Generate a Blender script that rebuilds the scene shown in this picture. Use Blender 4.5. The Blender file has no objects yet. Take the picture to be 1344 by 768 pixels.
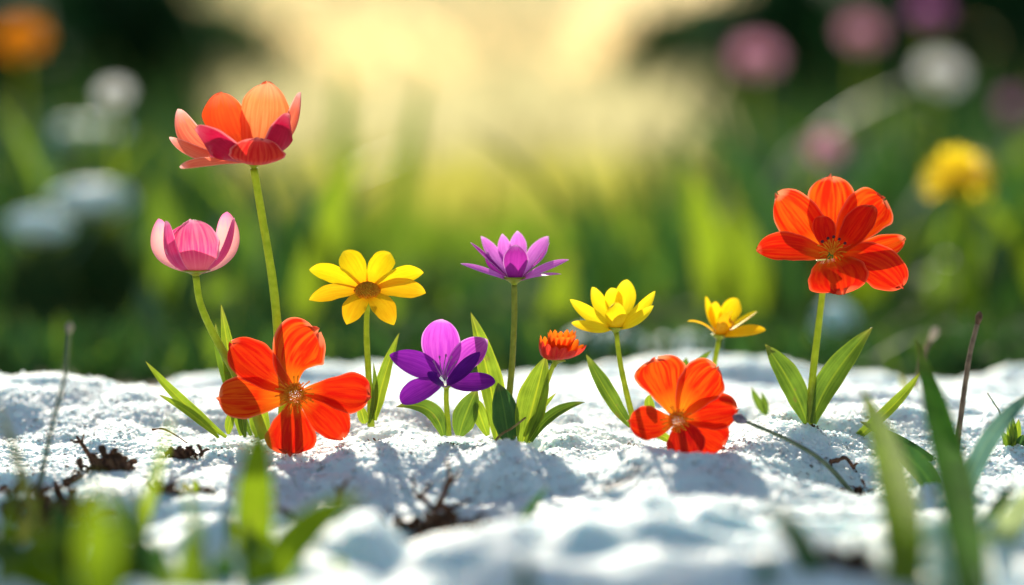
import bpy, math, random
import numpy as np
from mathutils import Vector
C = bpy.context.scene
R = math.radians
# ------------------------------------------------------------------ camera
F = 85/36*1344
DIST, HC, PITCH = 1.058, 0.150, math.atan(254/F)
cd = bpy.data.cameras.new('camera'); cam = bpy.data.objects.new('camera', cd)
C.collection.objects.link(cam); C.camera = cam
cam.location = (0, -DIST, HC); cam.rotation_euler = (R(90)-PITCH, 0, 0)
cd.lens = 85; cd.sensor_width = 36; cd.clip_start = 0.01; cd.clip_end = 2000
cd.dof.use_dof = True; cd.dof.focus_distance = DIST*1.0; cd.dof.aperture_fstop = 2.5
# ------------------------------------------------------------------ sky, sun, exposure
SUN_EL, SUN_AZ = 25, -9            # azimuth from +y, negative = left
w = bpy.data.worlds.new('World'); C.world = w; w.use_nodes = True
nt = w.node_tree; bg = nt.nodes['Background']
sk = nt.nodes.new('ShaderNodeTexSky'); sk.sky_type = 'NISHITA'; sk.sun_disc = False
sk.sun_elevation = R(SUN_EL); sk.sun_rotation = R(SUN_AZ)
sk.dust_density = 1.2; sk.air_density = 1.3; sk.ozone_density = 1.0
nt.links.new(sk.outputs[0], bg.inputs[0]); bg.inputs[1].default_value = 0.06
sd = bpy.data.lights.new('sun', 'SUN'); sd.energy = 5.0; sd.angle = R(0.5); sd.color = (1, .90, .74)
sun = bpy.data.objects.new('sun', sd); C.collection.objects.link(sun)
sdir = Vector((math.sin(R(SUN_AZ))*math.cos(R(SUN_EL)), math.cos(R(SUN_AZ))*math.cos(R(SUN_EL)), math.sin(R(SUN_EL))))
sun.rotation_euler = sdir.to_track_quat('Z', 'Y').to_euler()
C.view_settings.view_transform = 'Standard'; C.view_settings.look = 'None'
C.view_settings.exposure = 0.92; C.view_settings.gamma = 1
C.cycles.use_denoising = True
C.cycles.max_bounces = 8; C.cycles.transparent_max_bounces = 6; C.cycles.volume_bounces = 0
C.cycles.diffuse_bounces = 4; C.cycles.transmission_bounces = 5
C.cycles.sample_clamp_indirect = 6
try: C.cycles.volume_step_rate = 4
except Exception: pass

random.seed(4); rng = np.random.default_rng(7)
# ------------------------------------------------------------------ pixel -> place
FW = Vector((0, math.cos(PITCH), -math.sin(PITCH))); UP = Vector((0, math.sin(PITCH), math.cos(PITCH)))
def at(px, py, y):                 # the point on the upright plane y that the photograph shows at (px, py)
    d = FW + Vector((1,0,0))*((px-672)/F) + UP*((384-py)/F)
    return Vector((0,-DIST,HC)) + d*((y+DIST)/d.y)
def sc(y): return (y+DIST)/F       # metres per photograph pixel at depth y
# ------------------------------------------------------------------ noise
def vnoise(x, y, seed=0):
    xi = np.floor(x).astype(np.int64); yi = np.floor(y).astype(np.int64)
    fx = x-xi; fy = y-yi; fx = fx*fx*(3-2*fx); fy = fy*fy*(3-2*fy)
    def hsh(a, b):
        n = (a*374761393 + b*668265263 + seed*974711) & 0x7fffffff
        n = ((n ^ (n >> 13))*1274126177) & 0x7fffffff
        return ((n ^ (n >> 16)) & 0xffff)/65535.0
    return (hsh(xi,yi)*(1-fx)+hsh(xi+1,yi)*fx)*(1-fy)+(hsh(xi,yi+1)*(1-fx)+hsh(xi+1,yi+1)*fx)*fy
def gx(px, y): return (px-672)*sc(y)
# snow relief: (px, y, height, sx, sy)
# (px, depth, py): where the photograph shows the snow surface at that depth
CTRL = []
for yy, row in ((.31,[(-60,545),(100,540),(250,525),(400,503),(560,500),(700,492),(850,484),(1000,488),(1150,495),(1300,499)]),
 (.24,[(-100,535),(60,538),(200,530),(350,505),(480,500),(620,497),(760,487),(950,480),(1060,490),(1200,497),(1330,500),(1450,500)]),
 (.17,[(-60,520),(40,520),(140,522),(240,518)]),
 (.10,[(-100,486),(0,490),(65,482),(130,496),(165,502),(210,500),(245,508),(290,512),(400,520),(560,515),(700,512),(850,515),(1000,515),(1130,520),(1300,520)]),
 (.05,[(-80,530),(40,535),(130,540),(220,545),(350,552),(500,540),(640,548),(760,540),(900,552),(1060,537),(1200,535),(1330,545)]),
 (.004,[(-80,585),(0,588),(100,575),(200,575),(280,572),(380,588),(480,568),(590,571),(690,579),(800,566),(890,588),(990,566),(1063,555),(1200,575),(1330,588)]),
 (-.035,[(-60,612),(60,612),(200,606),(300,600),(385,606),(470,592),(590,586),(700,594),(800,600),(900,608),(985,592),(1100,622),(1230,615),(1340,620)]),
 (-.09,[(0,650),(120,640),(220,640),(330,645),(450,662),(580,668),(700,656),(830,632),(960,622),(1100,655),(1230,650),(1340,650)]),
 (-.135,[(0,690),(120,690),(250,672),(400,692),(560,706),(680,702),(780,672),(880,662),(1000,668),(1120,680),(1280,690)]),
 (-.19,[(-40,735),(80,735),(230,702),(340,692),(480,702),(640,698),(760,666),(880,662),(1010,692),(1150,690),(1280,705),(1380,710)]),
 (-.27,[(-80,795),(40,795),(200,785),(400,772),(600,766),(800,752),(1000,748),(1200,752),(1340,768)])):
    CTRL += [(a, yy, b) for a, b in row]
HOLES = [(372,0,.005,.008,.006),(345,-.004,.004,.007,.006),(487,.004,.005,.008,.006),(589,-.002,.004,.007,.006),(672,.004,.005,.01,.006),(692,-.006,.005,.008,.006),(830,.006,.004,.007,.006),(930,.035,.004,.007,.006),(1063,.008,.005,.009,.006),(295,-.004,.004,.009,.006),(5,-.070,.012,.018,.016),(60,-.082,.010,.012,.008),(90,-.125,.012,.026,.012),(430,-.115,.008,.010,.008),(575,-.140,.008,.022,.010),(1105,-.05,.012,.010,.008),(382,-.13,.010,.008,.007)]
def soil_h(x, y):
    return -0.021 + 0.006*(vnoise(x*60,y*60,3)-.5) + 0.003*(vnoise(x*220,y*220,5)-.5) + .0015*(vnoise(x*700,y*700,6)-.5)
def snow_base(x, y):
    return .007*(vnoise(x*14,y*14,21)-.5) + .005*(vnoise(x*34,y*34,22)-.5)
cx_ = np.array([(a-672)*sc(b) for a,b,c in CTRL]); cy_ = np.array([b for a,b,c in CTRL]); cz_ = np.array([at(a,c,b).z for a,b,c in CTRL])
def kern(x, y):
    return np.exp(-.5*(((x[...,None]-cx_)/.034)**2+((y[...,None]-cy_)/.034)**2))
CW = np.linalg.solve(kern(cx_,cy_)+np.eye(len(cx_))*.12, cz_-snow_base(cx_,cy_))
def snow_h(x, y, fine=True):
    wx = x + .008*(vnoise(x*22,y*22,11)-.5) + .004*(vnoise(x*70,y*70,12)-.5)
    wy = y + .008*(vnoise(x*22+9,y*22,13)-.5) + .004*(vnoise(x*70+4,y*70,14)-.5)
    h = snow_base(x, y); sh_ = h.shape; fx, fy = wx.ravel(), wy.ravel(); out = np.zeros(fx.shape)
    for k in range(len(cx_)):
        m = (np.abs(fx-cx_[k]) < .13) & (np.abs(fy-cy_[k]) < .13)
        out[m] += CW[k]*np.exp(-.5*(((fx[m]-cx_[k])/.034)**2+((fy[m]-cy_[k])/.034)**2))
    h = h + out.reshape(sh_)
    for px, my, a, sx, sy in HOLES:
        h -= a*np.exp(-(.5*(((wx-gx(px,my))/sx)**2+((wy-my)/sy)**2))**1.6)
    # rounded clods: tops full, creases narrow
    bl = lambda f, s_: np.sqrt((2*vnoise(wx*f,wy*f*1.1,s_)-1)**2+.05)
    front = np.clip((-.10-y)/.08, 0, 1)
    back = np.clip((y-.12)/.1, 0, 1)
    h += (.010+.006*back)*(bl(17,28)-.45) + .012*back*(vnoise(x*12+5,y*5,29)-.5) + (.0042+.006*front)*(bl(40,23)-.45) + .0013*(bl(105,24)-.45)
    if fine:
        h += .0006*(bl(250,25)-.45) + .0007*(vnoise(x*520,y*520,26)-.5) + .0010*(vnoise(x*1300,y*1300,27)-.5)
    # the patch thins out at its back edge and at its far sides
    e = .30 + .05*(vnoise(x*9,y*0+1,31)-.5) + .02*(vnoise(x*40,y*0+2,32)-.5)
    k = np.clip((y-e)/.07, 0, 1); h -= .06*k*k*(3-2*k)
    k = np.clip((np.abs(x)-.75+.2*(vnoise(x*3,y*6,33)-.5))/.15, 0, 1); h -= .06*k*k*(3-2*k)
    return h
def sh(x, y): return float(snow_h(np.array([x]), np.array([y]))[0])
def gnd(x, y):
    s = sh(x, y); g = float(soil_h(np.array([x]), np.array([y]))[0]); return max(s, g)
# ------------------------------------------------------------------ objects
COL = C.collection
def mesh(name, verts, faces, mat, parent=None, uvs=None, smooth=True, loc=None):
    me = bpy.data.meshes.new(name)
    v = np.asarray(verts, dtype=float).reshape(-1,3)
    off = Vector((0,0,0))
    if parent is not None: off = parent.matrix_basis.translation.copy() if parent.parent is None else parent['_w'] if False else parent.matrix_basis.translation.copy()
    if loc is not None: off = Vector(loc)
    v = v-np.array(off)
    me.from_pydata([tuple(p) for p in v], [], [tuple(f) for f in faces])
    if uvs is not None:
        ul = me.uv_layers.new(name='UVMap'); li = np.empty(len(me.loops), dtype=np.int32)
        me.loops.foreach_get('vertex_index', li)
        ul.data.foreach_set('uv', np.asarray(uvs, dtype=float)[li].ravel())
    if smooth: me.polygons.foreach_set('use_smooth', [True]*len(me.polygons))
    me.materials.append(mat)
    o = bpy.data.objects.new(name, me); COL.objects.link(o)
    if parent is not None: o.parent = parent
    elif loc is not None: o.location = loc
    return o
def thing(name, label, cat, loc, group=None):
    o = bpy.data.objects.new(name, None); COL.objects.link(o); o.location = loc
    o.empty_display_size = .01
    o['label'] = label; o['category'] = cat
    if group: o['group'] = group
    return o
def tag(o, label=None, cat=None, group=None, kind=None):
    for k, v in (('label',label),('category',cat),('group',group),('kind',kind)):
        if v: o[k] = v
    return o
# ------------------------------------------------------------------ materials
def N(nt, t, **kw):
    n = nt.nodes.new(t)
    for k, v in kw.items():
        if hasattr(n, k): setattr(n, k, v)
        else: n.inputs[k].default_value = v
    return n
def mixc(nt, fac, a, b, blend='MIX'):
    m = nt.nodes.new('ShaderNodeMix'); m.data_type = 'RGBA'; m.blend_type = blend
    for s, v in ((0,fac),(6,a),(7,b)):
        if isinstance(v, bpy.types.NodeSocket): nt.links.new(v, m.inputs[s])
        elif s == 0: m.inputs[0].default_value = v
        else: m.inputs[s].default_value = (*v, 1) if len(v) == 3 else v
    return m.outputs[2]
def ramp(nt, src, stops):
    r = nt.nodes.new('ShaderNodeValToRGB'); el = r.color_ramp.elements
    while len(el) < len(stops): el.new(.5)
    for e, (p, c) in zip(el, stops):
        e.position = p; e.color = (*c, 1) if not isinstance(c, (int,float)) else (c,c,c,1)
    nt.links.new(src, r.inputs[0]); return r.outputs[0]
def mathn(nt, op, a, b=0.0):
    m = nt.nodes.new('ShaderNodeMath'); m.operation = op
    for i, v in enumerate((a,b)):
        if isinstance(v, bpy.types.NodeSocket): nt.links.new(v, m.inputs[i])
        else: m.inputs[i].default_value = v
    return m.outputs[0]
def newmat(name):
    m = bpy.data.materials.new(name); m.use_nodes = True; nt = m.node_tree; nt.nodes.clear()
    out = nt.nodes.new('ShaderNodeOutputMaterial'); return m, nt, out
def petal_mat(name, inner, base, tip, outer=None, vein=None, veins=22, trans=.5, vstr=.5, base_end=.28, tip_start=.8, rough=.42, edge=None):
    m, nt, out = newmat(name); L = nt.links.new
    uv = nt.nodes.new('ShaderNodeUVMap'); sp = nt.nodes.new('ShaderNodeSeparateXYZ'); L(uv.outputs[0], sp.inputs[0])
    u, v = sp.outputs[0], sp.outputs[1]
    oi = nt.nodes.new('ShaderNodeObjectInfo')
    cmb = nt.nodes.new('ShaderNodeCombineXYZ')
    L(mathn(nt,'MULTIPLY',u,veins), cmb.inputs[0]); L(mathn(nt,'MULTIPLY',v,1.7), cmb.inputs[1]); L(mathn(nt,'MULTIPLY',oi.outputs['Random'],50), cmb.inputs[2])
    n1 = N(nt,'ShaderNodeTexNoise'); n1.inputs['Scale'].default_value = 1; n1.inputs['Detail'].default_value = 3; n1.inputs['Distortion'].default_value = .3
    L(cmb.outputs[0], n1.inputs['Vector'])
    vn = ramp(nt, n1.outputs[0], [(.40,0.0),(.62,1.0)])
    g = N(nt,'ShaderNodeTexNoise'); g.inputs['Scale'].default_value = 260; g.inputs['Detail'].default_value = 3
    gc = nt.nodes.new('ShaderNodeTexCoord'); L(gc.outputs['Object'], g.inputs['Vector'])
    def shade(colr):
        jit = mathn(nt,'MULTIPLY',mathn(nt,'SUBTRACT',n1.outputs[0],.5),.35)
        vv = mathn(nt,'ADD', v, jit)
        c = ramp(nt, vv, [(0.02,base),(base_end,colr),(tip_start,colr),(1.0,tip)])
        ve = vein or tuple(x*.45 for x in colr)
        c = mixc(nt, mathn(nt,'MULTIPLY',vn,vstr), c, ve)
        if edge:  # paler border painted in as the backlit rim highlight
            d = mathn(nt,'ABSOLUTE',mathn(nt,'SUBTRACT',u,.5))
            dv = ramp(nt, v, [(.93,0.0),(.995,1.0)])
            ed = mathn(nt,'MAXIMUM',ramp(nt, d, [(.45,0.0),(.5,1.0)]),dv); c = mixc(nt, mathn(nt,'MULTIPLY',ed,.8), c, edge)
        return mixc(nt, mathn(nt,'MULTIPLY',g.outputs[0],.25), c, (1,1,1), 'SOFT_LIGHT')
    ci = shade(inner)
    if outer:
        geo = nt.nodes.new('ShaderNodeNewGeometry')
        ci = mixc(nt, geo.outputs['Backfacing'], ci, shade(outer))
    p = N(nt,'ShaderNodeBsdfPrincipled'); p.inputs['Roughness'].default_value = rough
    p.inputs['Specular IOR Level'].default_value = .12
    L(ci, p.inputs['Base Color'])
    bm = N(nt,'ShaderNodeBump'); bm.inputs['Strength'].default_value = .35; bm.inputs['Distance'].default_value = .0006
    L(n1.outputs[0], bm.inputs['Height']); L(bm.outputs[0], p.inputs['Normal'])
    tr = N(nt,'ShaderNodeBsdfTranslucent'); L(ci, tr.inputs[0])
    mx = N(nt,'ShaderNodeMixShader'); mx.inputs[0].default_value = trans
    L(p.outputs[0], mx.inputs[1]); L(tr.outputs[0], mx.inputs[2]); L(mx.outputs[0], out.inputs[0])
    return m
def leaf_mat(name, c1, c2, trans=.45, rough=.38, ribs=16, midrib=True, spec=.3):
    m, nt, out = newmat(name); L = nt.links.new
    uv = nt.nodes.new('ShaderNodeUVMap'); sp = nt.nodes.new('ShaderNodeSeparateXYZ'); L(uv.outputs[0], sp.inputs[0])
    u, v = sp.outputs[0], sp.outputs[1]
    cmb = nt.nodes.new('ShaderNodeCombineXYZ')
    L(mathn(nt,'MULTIPLY',u,ribs), cmb.inputs[0]); L(mathn(nt,'MULTIPLY',v,1.5), cmb.inputs[1])
    oi = nt.nodes.new('ShaderNodeObjectInfo'); L(mathn(nt,'MULTIPLY',oi.outputs['Random'],50), cmb.inputs[2])
    n1 = N(nt,'ShaderNodeTexNoise'); n1.inputs['Scale'].default_value = 1; n1.inputs['Detail'].default_value = 3
    L(cmb.outputs[0], n1.inputs['Vector'])
    tc = nt.nodes.new('ShaderNodeTexCoord')
    n2 = N(nt,'ShaderNodeTexNoise'); n2.inputs['Scale'].default_value = 90; n2.inputs['Detail'].default_value = 6; L(tc.outputs['Object'], n2.inputs['Vector'])
    n3 = N(nt,'ShaderNodeTexVoronoi'); n3.inputs['Scale'].default_value = 1100; L(tc.outputs['Object'], n3.inputs['Vector'])
    f = ramp(nt, n1.outputs[0], [(.35,0.0),(.65,1.0)])
    c = mixc(nt, f, c1, c2)
    c = mixc(nt, mathn(nt,'MULTIPLY',ramp(nt,n2.outputs[0],[(.4,0.0),(.7,1.0)]),.5), c, tuple(min(1,x*1.7) for x in c2))
    n4 = N(nt,'ShaderNodeTexNoise'); n4.inputs['Scale'].default_value = 210; n4.inputs['Detail'].default_value = 2; L(tc.outputs['Object'], n4.inputs['Vector'])
    c = mixc(nt, mathn(nt,'MULTIPLY',ramp(nt,n4.outputs[0],[(.66,0.0),(.72,1.0)]),.45), c, (.22,.13,.04))
    c = mixc(nt, mathn(nt,'MULTIPLY',ramp(nt,v,[(.86,0.0),(1.0,1.0)]),.5), c, (.34,.27,.06))
    d = mathn(nt,'ABSOLUTE',mathn(nt,'SUBTRACT',u,.5))
    if midrib: c = mixc(nt, mathn(nt,'MULTIPLY',ramp(nt,d,[(0.0,1.0),(.05,0.0)]),.6), c, (min(1,c2[0]*2.6),min(1,c2[1]*2.0),c2[2]*1.4))
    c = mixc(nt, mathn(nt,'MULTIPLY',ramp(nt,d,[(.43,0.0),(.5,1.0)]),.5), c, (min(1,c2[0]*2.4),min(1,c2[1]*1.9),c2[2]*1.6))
    p = N(nt,'ShaderNodeBsdfPrincipled'); p.inputs['Roughness'].default_value = rough; p.inputs['Specular IOR Level'].default_value = spec
    L(c, p.inputs['Base Color'])
    bm = N(nt,'ShaderNodeBump'); bm.inputs['Strength'].default_value = .5; bm.inputs['Distance'].default_value = .0005
    hh = mathn(nt,'ADD',n1.outputs[0],mathn(nt,'MULTIPLY',n3.outputs[0],.35)); L(hh, bm.inputs['Height']); L(bm.outputs[0], p.inputs['Normal'])
    tr = N(nt,'ShaderNodeBsdfTranslucent'); L(c, tr.inputs[0])
    mx = N(nt,'ShaderNodeMixShader'); mx.inputs[0].default_value = trans
    L(p.outputs[0], mx.inputs[1]); L(tr.outputs[0], mx.inputs[2]); L(mx.outputs[0], out.inputs[0])
    return m
def plain_mat(name, c1, c2, scale=200, rough=.6, sss=0, ssc=.0015, bump=.3, trans=0, dist=.0005):
    m, nt, out = newmat(name); L = nt.links.new
    tc = nt.nodes.new('ShaderNodeTexCoord')
    n = N(nt,'ShaderNodeTexNoise'); n.inputs['Scale'].default_value = scale; n.inputs['Detail'].default_value = 5; L(tc.outputs['Object'], n.inputs['Vector'])
    c = mixc(nt, ramp(nt,n.outputs[0],[(.35,0.0),(.65,1.0)]), c1, c2)
    p = N(nt,'ShaderNodeBsdfPrincipled'); p.inputs['Roughness'].default_value = rough; L(c, p.inputs['Base Color'])
    p.inputs['Specular IOR Level'].default_value = .3
    if sss: p.inputs['Subsurface Weight'].default_value = sss; p.inputs['Subsurface Radius'].default_value = (1,1,.4); p.inputs['Subsurface Scale'].default_value = ssc
    b = N(nt,'ShaderNodeBump'); b.inputs['Strength'].default_value = bump; b.inputs['Distance'].default_value = dist
    L(n.outputs[0], b.inputs['Height']); L(b.outputs[0], p.inputs['Normal'])
    if trans:
        tr = N(nt,'ShaderNodeBsdfTranslucent'); L(c, tr.inputs[0]); mx = N(nt,'ShaderNodeMixShader'); mx.inputs[0].default_value = trans
        L(p.outputs[0], mx.inputs[1]); L(tr.outputs[0], mx.inputs[2]); L(mx.outputs[0], out.inputs[0])
    else: L(p.outputs[0], out.inputs[0])
    return m
def snow_mat():
    m, nt, out = newmat('snow'); L = nt.links.new
    tc = nt.nodes.new('ShaderNodeTexCoord')
    n = N(nt,'ShaderNodeTexNoise'); n.inputs['Scale'].default_value = 900; n.inputs['Detail'].default_value = 3; L(tc.outputs['Object'], n.inputs['Vector'])
    vo = N(nt,'ShaderNodeTexVoronoi'); vo.inputs['Scale'].default_value = 1400; L(tc.outputs['Object'], vo.inputs['Vector'])
    sp = N(nt,'ShaderNodeTexNoise'); sp.inputs['Scale'].default_value = 420; sp.inputs['Detail'].default_value = 2; L(tc.outputs['Object'], sp.inputs['Vector'])
    c = mixc(nt, ramp(nt, sp.outputs[0], [(.70,0.0),(.76,1.0)]), (.78,.94,.995), (.42,.38,.33))
    p = N(nt,'ShaderNodeBsdfPrincipled'); p.inputs['Roughness'].default_value = .62; L(c, p.inputs['Base Color'])
    p.inputs['Subsurface Weight'].default_value = 1; p.inputs['Subsurface Radius'].default_value = (.7,.9,1.0); p.inputs['Subsurface Scale'].default_value = .009
    p.inputs['Specular IOR Level'].default_value = .25
    b = N(nt,'ShaderNodeBump'); b.inputs['Strength'].default_value = .5; b.inputs['Distance'].default_value = .0004
    L(mathn(nt,'ADD',n.outputs[0],mathn(nt,'MULTIPLY',vo.outputs[0],.8)), b.inputs['Height']); L(b.outputs[0], p.inputs['Normal'])
    L(p.outputs[0], out.inputs[0]); return m
M = {}
M['snow'] = snow_mat()
M['soil'] = plain_mat('soil', (.035,.018,.010), (.15,.075,.040), 160, .9, bump=.8, dist=.002)
M['twig'] = plain_mat('twig', (.06,.027,.015), (.19,.085,.045), 500, .75, bump=.8)
M['straw'] = plain_mat('straw', (.28,.16,.06), (.42,.27,.11), 400, .6, trans=.3)
M['stem'] = plain_mat('stem', (.38,.46,.04), (.54,.60,.07), 250, .35, bump=.3, trans=.6)
M['stem_dark'] = plain_mat('stem_dark', (.24,.28,.04), (.36,.38,.06), 250, .35, bump=.3, trans=.45)
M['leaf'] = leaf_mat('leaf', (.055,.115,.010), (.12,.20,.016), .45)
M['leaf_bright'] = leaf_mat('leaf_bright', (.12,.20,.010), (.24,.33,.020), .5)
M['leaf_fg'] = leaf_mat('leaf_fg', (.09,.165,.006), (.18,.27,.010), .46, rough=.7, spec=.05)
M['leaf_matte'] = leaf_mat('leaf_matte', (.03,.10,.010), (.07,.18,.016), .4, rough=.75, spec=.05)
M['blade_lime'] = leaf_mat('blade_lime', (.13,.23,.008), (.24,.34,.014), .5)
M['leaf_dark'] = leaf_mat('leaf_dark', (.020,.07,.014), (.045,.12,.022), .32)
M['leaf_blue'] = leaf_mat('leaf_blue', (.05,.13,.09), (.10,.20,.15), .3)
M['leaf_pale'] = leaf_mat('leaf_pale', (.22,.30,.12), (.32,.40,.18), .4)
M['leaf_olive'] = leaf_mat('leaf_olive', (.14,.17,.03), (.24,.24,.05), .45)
# ------------------------------------------------------------------ shapes
def bez(P, t):
    P = [np.array(p, dtype=float) for p in P]
    if len(P) == 3: return (1-t)**2*P[0]+2*t*(1-t)*P[1]+t*t*P[2]
    return (1-t)**3*P[0]+3*t*(1-t)**2*P[1]+3*t*t*(1-t)*P[2]+t**3*P[3]
def through(P):    # make the middle point of a 3-list lie ON the curve
    P = [np.array(p, dtype=float) for p in P]
    if len(P) == 3: P[1] = 2*P[1]-.5*(P[0]+P[2])
    return P
def blade(name, mat, P, width, hint, parent=None, peak=.6, e=.5, b=.25, cup=.25, fold=0, nv=22, nu=10, ruffle=0, twist=0, roll=0, wedge=0, loc=None, seed=0):
    """a petal or leaf: P world points along the midline, width in metres, hint = direction its inner face looks"""
    P = through(P); V = []; UV = []; Fc = []
    rs = random.Random(seed*17+3); ph = [rs.uniform(0,6.28) for _ in range(4)]
    for i in range(nv+1):
        t = 1-(1-i/nv)**1.35
        if i == nv: t = .9995
        p = bez(P, t); d = bez(P, min(1,t+.01))-bez(P, max(0,t-.01)); d /= np.linalg.norm(d)+1e-12
        h = np.array(hint, dtype=float)
        n = h-d*np.dot(h,d); n /= np.linalg.norm(n)+1e-12
        s = np.cross(d, n)
        a = twist*t
        s, n = s*math.cos(a)+n*math.sin(a), n*math.cos(a)-s*math.sin(a)
        if t < peak:
            q0 = t/peak; wv = b+(1-b)*((1-wedge)*math.sin(math.pi/2*q0)+wedge*(q0**1.15*(1.25-.25*q0)))
        else: wv = max(0, 1-((t-peak)/(1-peak))**2)**e
        wv *= width/2
        for j in range(nu+1):
            u = -1+2*j/nu
            c = cup*wv*u*u + fold*wv*abs(u)
            rf = ruffle*width*t*(math.sin(3.1*u*3+ph[0]+5*t)*.5*u*u + .35*math.sin(7*u+ph[1])*t)
            edge = 1+ (.035*math.sin(9*t+ph[2]+u)+.02*math.sin(23*t+ph[3]+2*u))*abs(u)**3*(1 if ruffle else .3)
            dl = ruffle*width*t**7*(.75*math.sin(4.2*u+ph[3])+.5*math.sin(9*u+ph[0])+.3*math.sin(17*u+ph[1]))
            q = p + s*(wv*u*edge) + n*(c+rf+roll*wv*u) + d*dl
            V.append(q); UV.append(((u+1)/2, t))
    for i in range(nv):
        for j in range(nu):
            a = i*(nu+1)+j; Fc.append((a, a+1, a+nu+2, a+nu+1))
    return mesh(name, V, Fc, mat, parent, UV, loc=loc)
def tube(name, mat, P, rads, parent=None, seg=10, n=None, loc=None, wob=0):
    P = [np.array(p, dtype=float) for p in P]
    # Catmull-Rom through the points
    pts = []; rr = []; n = n or 8
    Q = [2*P[0]-P[1]]+P+[2*P[-1]-P[-2]]
    for k in range(len(P)-1):
        p0,p1,p2,p3 = Q[k:k+4]
        for i in range(n):
            t = i/n
            pts.append(.5*((2*p1)+(-p0+p2)*t+(2*p0-5*p1+4*p2-p3)*t*t+(-p0+3*p1-3*p2+p3)*t**3)); rr.append(rads[k]*(1-t)+rads[k+1]*t)
    pts.append(P[-1]); rr.append(rads[-1])
    V = []; Fc = []; UV = []
    ref = np.array([.3,.9,.1]); m = len(pts)
    for i, p in enumerate(pts):
        d = pts[min(i+1,m-1)]-pts[max(i-1,0)]; d = d/(np.linalg.norm(d)+1e-12)
        a = np.cross(d, ref); a /= np.linalg.norm(a)+1e-12; b = np.cross(d, a)
        r = rr[i]*(1+wob*(random.random()-.5))
        for j in range(seg):
            an = 2*math.pi*j/seg; V.append(p+(a*math.cos(an)+b*math.sin(an))*r); UV.append((j/seg, i/m))
    for i in range(m-1):
        for j in range(seg):
            a = i*seg+j; b2 = i*seg+(j+1)%seg; Fc.append((a,b2,b2+seg,a+seg))
    Fc.append(tuple(range(seg))[::-1]); Fc.append(tuple(range((m-1)*seg, m*seg)))
    return mesh(name, V, Fc, mat, parent, UV, loc=loc)
def lathe(name, mat, base, axis, prof, parent=None, seg=18, squash=1, loc=None):
    """prof: (distance along axis, radius)"""
    ax = np.array(axis, dtype=float); ax /= np.linalg.norm(ax)
    a = np.cross(ax, [.1,1,.05]); a /= np.linalg.norm(a); b = np.cross(ax, a)
    V = []; Fc = []; m = len(prof)
    for h, r in prof:
        for j in range(seg):
            an = 2*math.pi*j/seg; V.append(np.array(base)+ax*h+(a*math.cos(an)+b*math.sin(an))*r)
    for i in range(m-1):
        for j in range(seg):
            k = i*seg+j; k2 = i*seg+(j+1)%seg; Fc.append((k,k2,k2+seg,k+seg))
    Fc.append(tuple(range(seg))[::-1]); Fc.append(tuple(range((m-1)*seg, m*seg)))
    return mesh(name, V, Fc, mat, parent, loc=loc)
def ico():
    t = (1+5**.5)/2
    v = np.array([(-1,t,0),(1,t,0),(-1,-t,0),(1,-t,0),(0,-1,t),(0,1,t),(0,-1,-t),(0,1,-t),(t,0,-1),(t,0,1),(-t,0,-1),(-t,0,1)])/math.sqrt(1+t*t)
    f = np.array([(0,11,5),(0,5,1),(0,1,7),(0,7,10),(0,10,11),(1,5,9),(5,11,4),(11,10,2),(10,7,6),(7,1,8),(3,9,4),(3,4,2),(3,2,6),(3,6,8),(3,8,9),(4,9,5),(2,4,11),(6,2,10),(8,6,7),(9,8,1)])
    return v, f
def fast_mesh(name, V, Fc, mat, smooth=True):
    V = np.asarray(V, dtype=np.float32); Fc = np.asarray(Fc, dtype=np.int32); k = Fc.shape[1]
    me = bpy.data.meshes.new(name); me.vertices.add(len(V)); me.vertices.foreach_set('co', V.ravel())
    me.loops.add(Fc.size); me.loops.foreach_set('vertex_index', Fc.ravel())
    me.polygons.add(len(Fc)); me.polygons.foreach_set('loop_start', np.arange(0, Fc.size, k, dtype=np.int32))
    me.polygons.foreach_set('use_smooth', np.full(len(Fc), smooth)); me.update(calc_edges=True); me.validate()
    me.materials.append(mat)
    o = bpy.data.objects.new(name, me); COL.objects.link(o); return o
def balls(name, pts, rads, mat, jit=.35, smooth=False, squash=1.0):
    v, f = ico(); n = len(pts); pts = np.asarray(pts); rads = np.asarray(rads)
    VV = v[None]*(1+jit*(rng.random((n,12,1))-.5)*2)*rads[:,None,None]; VV[...,2] *= squash
    VV = VV+pts[:,None,:]
    FF = f[None]+(np.arange(n)*12)[:,None,None]
    return fast_mesh(name, VV.reshape(-1,3), FF.reshape(-1,3), mat, smooth)
def grid_axis(segs):
    out = [segs[0][0]]
    for a, b, st in segs:
        n = max(1, int(round((b-a)/st))); out += list(np.linspace(a, b, n+1)[1:])
    return np.array(out)
def height_sheet(name, xs, ys, hf, mat):
    X, Y = np.meshgrid(xs, ys); Z = hf(X, Y); nx, ny = len(xs), len(ys)
    V = np.stack([X,Y,Z],-1).reshape(-1,3)
    i = np.arange(ny-1)[:,None]*nx+np.arange(nx-1)[None]; i = i.ravel()
    return fast_mesh(name, V, np.stack([i,i+1,i+nx+1,i+nx],1), mat)
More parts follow.
